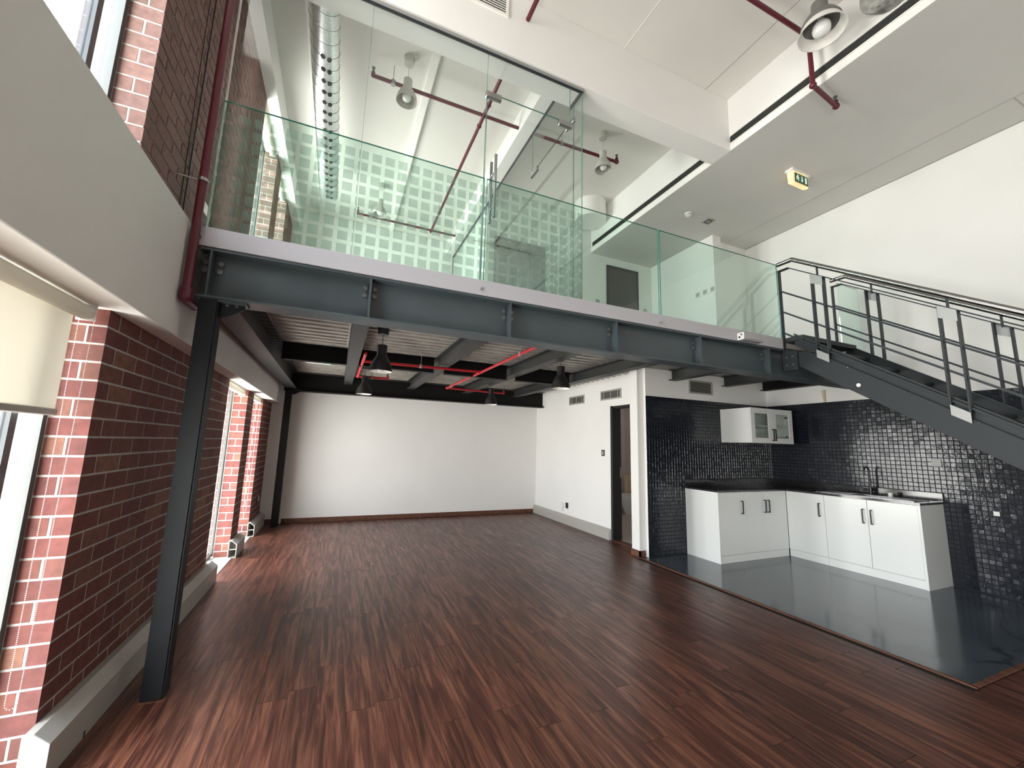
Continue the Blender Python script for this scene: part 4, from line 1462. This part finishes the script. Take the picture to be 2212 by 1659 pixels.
MB().tube([(-0.884, 2.875, 5.5), (-0.884, 2.875, 2.235)], 0.024, 14).build('pipe_run', 'pipe_red', t, smooth=True)
MB().cyl((-0.884, 2.875, 2.21), (-0.884, 2.875, 2.265), 0.033, 14).ball((-0.884, 2.875, 2.215), 0.034, 14, 8).cyl((-0.884, 2.875, 2.205), (-0.884, 3.05, 2.205), 0.026, 12).build('elbow', 'pipe_red', t, smooth=True)
MB().cyl((-0.884, 2.875, 2.955), (-0.884, 2.875, 2.975), 0.030, 14).cyl((-0.90, 2.875, 2.965), (XB, 2.86, 2.965), 0.005, 6).build('clamp', 'chrome', t)
t = thing('wire_pair', (XB+0.01, 3.05, 3), 'two thin dark wires running down the upper brick pillar', 'wire')
MB().cyl((XB+0.006, 3.12, 5.25), (XB+0.006, 3.12, 2.70), 0.004, 6).build('wire', 'wire_black', t)
MB().cyl((XB+0.006, 3.00, 5.25), (XB+0.006, 3.06, 2.70), 0.003, 6).build('wire', 'wire_black', t)

# ------------------------------------------------------------------ spiral duct
du = thing('spiral_duct', (-0.40, 5, 5.17), 'galvanised spiral duct with two rows of holes in the glass room', 'duct')
DX, DZ, DR, DY0, DY1 = -0.405, 5.17, 0.128, 2.99, 6.47
MB().cyl((DX, DY0, DZ), (DX, DY1, DZ), DR, 40).build('duct_body', 'duct_metal', du, smooth=True)
m = MB()
n = 26
pitch = 0.145
turns = int((DY1-DY0)/pitch)
vs, fs = [], []
steps = turns*n
for k in range(steps+1):
    a = 2*PI*k/n
    y = DY0+pitch*k/n
    for r, dy in ((DR-0.002, -0.004), (DR+0.0035, 0.0), (DR-0.002, 0.004)):
        vs.append((DX+r*math.sin(a), y+dy, DZ-r*math.cos(a)))
for k in range(steps):
    for q in range(2):
        fs.append((k*3+q, k*3+q+1, (k+1)*3+q+1, (k+1)*3+q))
m._add(vs, fs)
m.build('spiral_seam', 'bolt_steel', du, fix=False, smooth=True)
k = 0
y = 3.86
while y < DY1-0.06:
    for s in (-1, 1):
        a = s*0.22+0.12
        nx, nz = math.sin(a), -math.cos(a)
        c = Vector((DX+nx*(DR+0.0012), y+(0.022 if s > 0 else 0), DZ+nz*(DR+0.0012)))
        tx = Vector((math.cos(a), 0, math.sin(a)))
        hole = MB()
        pts = [c+tx*0.024*math.cos(2*PI*i/6)+Vector((0, 1, 0))*0.029*math.sin(2*PI*i/6)+Vector((nx, 0, nz))*(-0.0015*math.cos(2*PI*i/6)**2) for i in range(6)]
        pts2 = [p+Vector((nx, 0, nz))*0.003 for p in pts]
        hole._add(pts+pts2, [(0, 1, 2, 3, 4, 5), (11, 10, 9, 8, 7, 6)]+[(i, (i+1) % 6, 6+(i+1) % 6, 6+i) for i in range(6)])
        hole.build('air_hole', 'duct_hole', du)
    y += 0.145
# short torn duct end above the hall slot vent
t = thing('duct_stub', (3.9, 1.4, 5.3), 'grey duct stub with torn insulation above the slot vent', 'duct')
m = MB()
n = 24
vs, fs = [], []
for j, x in enumerate((4.0, 3.95, 3.90, 3.87)):
    for i in range(n):
        a = 2*PI*i/n
        r = 0.185+(0.015 if j in (1, 2) else 0)+0.008*math.sin(3*a+j*2)
        vs.append((x+0.010*math.sin(5*a), 1.40+r*math.cos(a), 5.30+r*math.sin(a)))
for j in range(3):
    for i in range(n):
        fs.append((j*n+i, j*n+(i+1) % n, (j+1)*n+(i+1) % n, (j+1)*n+i))
fs.append(tuple(range(3*n, 4*n)))
m._add(vs, fs)
m.build('sleeve', 'torn_insulation', t)
# round plaster drum on the ceiling of the landing
t = thing('plaster_drum', (3.79, 5.05, ZC), 'round white plaster drum in the landing ceiling corner', 'drum')
MB().lathe([(0.0001, -0.33), (0.265, -0.33), (0.27, -0.325), (0.27, 0.0), (0.0001, 0.0)], (3.735, 5.48, ZC), 40).build('drum', 'white_paint', t, smooth=True)

# ------------------------------------------------------------------ ceiling fittings
ex = thing('exit_sign', (5.10, 2.87, ZS), 'lit green emergency exit sign with running figure and down arrow', 'exit sign')
B(4.93, 5.29, 2.845, 2.945, ZS-0.032, ZS).build('housing', 'plastic_white', ex, bevel=0.004)
MB().prism([(2.858, ZS-0.033), (2.932, ZS-0.033), (2.925, ZS-0.185), (2.868, ZS-0.205), (2.862, ZS-0.200)], 'x', 4.945, 5.24).build('lens', 'sign_lens', ex, bevel=0.004)
FY = 2.853
B(4.975, 5.225, FY, FY+0.004, ZS-0.180, ZS-0.058).build('sign_panel', 'handle_black', ex)
pn = B(4.981, 5.219, FY-0.0012, FY+0.001, ZS-0.174, ZS-0.064).build('sign_face', 'sign_green', ex)
fig = MB()


def flat(poly):
    fig.prism([(4.985+q[0], ZS-0.175+q[1]) for q in poly], 'y', FY-0.0028, FY-0.0012)


flat([(0.044+0.009*math.cos(2*PI*i/10), 0.088+0.009*math.sin(2*PI*i/10)) for i in range(10)])
flat([(0.028, 0.076), (0.046, 0.078), (0.050, 0.050), (0.034, 0.046)])
flat([(0.030, 0.076), (0.012, 0.068), (0.008, 0.054), (0.014, 0.053), (0.018, 0.063), (0.030, 0.066)])
flat([(0.044, 0.076), (0.058, 0.062), (0.070, 0.064), (0.069, 0.058), (0.057, 0.055), (0.044, 0.068)])
flat([(0.034, 0.050), (0.043, 0.046), (0.032, 0.032), (0.010, 0.034), (0.009, 0.041), (0.027, 0.042)])
flat([(0.040, 0.052), (0.050, 0.050), (0.057, 0.034), (0.054, 0.014), (0.047, 0.014), (0.049, 0.032)])
flat([(0.118, 0.092), (0.130, 0.092), (0.130, 0.044), (0.143, 0.044), (0.124, 0.016), (0.105, 0.044), (0.118, 0.044)])
flat([(0.186, 0.094), (0.212, 0.094), (0.212, 0.014), (0.186, 0.014)])
fig.build('pictogram', 'sign_white', pn)
t = thing('smoke_detector', (4.59, 4.158, ZS), 'round white smoke detector on the lower ceiling', 'detector')
MB().lathe([(0.0001, -0.048), (0.030, -0.046), (0.044, -0.034), (0.046, -0.022), (0.052, -0.020), (0.054, -0.002), (0.054, 0.0)], (4.59, 4.158, ZS), 28).build('body', 'plastic_white', t, smooth=True)
MB().lathe([(0.040, -0.036), (0.0462, -0.033), (0.0470, -0.025), (0.040, -0.024)], (4.59, 4.158, ZS), 28).build('vent_ring', 'plastic_grey', t, smooth=True)
t = thing('ceiling_spotlight', (5.03, 4.183, ZS), 'square recessed spotlight on the lower ceiling by the detector', 'spotlight')
MB().box(4.955, 5.105, 4.108, 4.130, ZS-0.006, ZS).box(4.955, 5.105, 4.236, 4.258, ZS-0.006, ZS).box(4.955, 4.977, 4.130, 4.236, ZS-0.006, ZS).box(5.083, 5.105, 4.130, 4.236, ZS-0.006, ZS).build('frame', 'grille_grey', t)
B(4.977, 5.083, 4.130, 4.236, ZS-0.002, ZS-0.0005).build('backing', 'handle_black', t)
MB().lathe([(0.0001, -0.005), (0.028, -0.005), (0.034, -0.002)], (5.03, 4.183, ZS-0.002), 20).build('bulb', 'galvanised', t, smooth=True)
t = thing('emergency_light', (-0.31, 6.33, 2.53), 'slim emergency light with a green indicator under the deck', 'lamp')
B(-0.48, -0.15, 6.29, 6.38, 2.478, 2.521).build('housing', 'plastic_white', t, bevel=0.006)
MB().ball((-0.20, 6.29, 2.478), 0.010, 10, 6).build('indicator', 'led_green', t, smooth=True)
t = thing('smoke_detector', (-0.02, 6.35, 2.53), 'small pale detector under the deck beside the emergency light', 'detector')
MB().lathe([(0.0001, -0.045), (0.03, -0.043), (0.045, -0.03), (0.048, -0.009)], (-0.045, 6.35, 2.53), 20).build('body', 'plastic_white', t, smooth=True)
t = thing('beam_detector', (3.95, YE-0.05, 2.6), 'white wall-mounted sensor box on the mezzanine edge', 'sensor')
B(3.835, 4.145, YE-0.095, YE-0.009, 2.560, 2.640).build('housing', 'plastic_grey', t, bevel=0.012, seg=2)
B(3.828, 3.836, YE-0.092, YE-0.014, 2.563, 2.637).build('front', 'plastic_white', t)
MB().cyl((3.829, YE-0.065, 2.615), (3.824, YE-0.065, 2.615), 0.009, 10).cyl((3.829, YE-0.040, 2.590), (3.824, YE-0.040, 2.590), 0.011, 10).build('lens', 'plastic_black', t)

# ------------------------------------------------------------------ toilet seen through the doorway
t = thing('toilet', (6.05, 7.25, 0), 'white ceramic toilet in the dim room beyond the doorway', 'toilet')
m = MB()
n = 24
vs, fs = [], []
for j, (z, cx, rx, ry) in enumerate(((0.0, 6.00, 0.17, 0.12), (0.03, 6.00, 0.18, 0.13), (0.15, 5.98, 0.21, 0.15), (0.28, 5.95, 0.25, 0.18), (0.38, 5.93, 0.28, 0.19), (0.40, 5.93, 0.28, 0.19))):
    for i in range(n):
        a = 2*PI*i/n
        vs.append((cx+rx*math.cos(a), 7.25+ry*math.sin(a), z))
for j in range(5):
    for i in range(n):
        fs.append((j*n+i, j*n+(i+1) % n, (j+1)*n+(i+1) % n, (j+1)*n+i))
fs += [tuple(range(5*n, 6*n)), tuple(range(n-1, -1, -1))]
m._add(vs, fs)
m.build('bowl', 'ceramic', t, smooth=True)
m = MB()
m.prism([(5.93+0.285*math.cos(2*PI*i/24), 7.25+0.195*math.sin(2*PI*i/24)) for i in range(24)], 'z', 0.405, 0.428)
m.build('seat', 'ceramic', t, bevel=0.006)
B(6.17, 6.35, 7.06, 7.44, 0.30, 0.78).build('cistern', 'ceramic', t, bevel=0.02, seg=2)
B(6.16, 6.36, 7.05, 7.45, 0.781, 0.81).build('lid', 'ceramic', t, bevel=0.008)
t = thing('cardboard_sheet', (6.10, 7.55, 0.4), 'brown cardboard sheet leaning beside the toilet', 'cardboard')
m = MB()
m.prism([(7.46, 0.002), (7.475, 0.002), (7.495, 0.80), (7.48, 0.80)], 'x', 6.0, 6.3)
m.build('sheet', 'cardboard', t)

# weak lamp added out of view to brighten the toilet room
t = thing('added_fill_lamp', (5.3, 6.4, 2.5), 'small round lamp added unseen to brighten the toilet room', 'lamp')
MB().lathe([(0.0001, -0.06), (0.09, -0.05), (0.12, -0.02), (0.12, 0.0)], (5.3, 6.4, 2.53), 24).build('shade', 'plastic_white', t, smooth=True)
ld = bpy.data.lights.new('toilet_fill_light', 'POINT')
ld.energy = 3.5
ld.color = (1.0, 0.90, 0.84)
ld.shadow_soft_size = 0.08
lo = bpy.data.objects.new('toilet_fill_light', ld)
COL.objects.link(lo)
lo.location = (5.3, 6.4, 2.35)
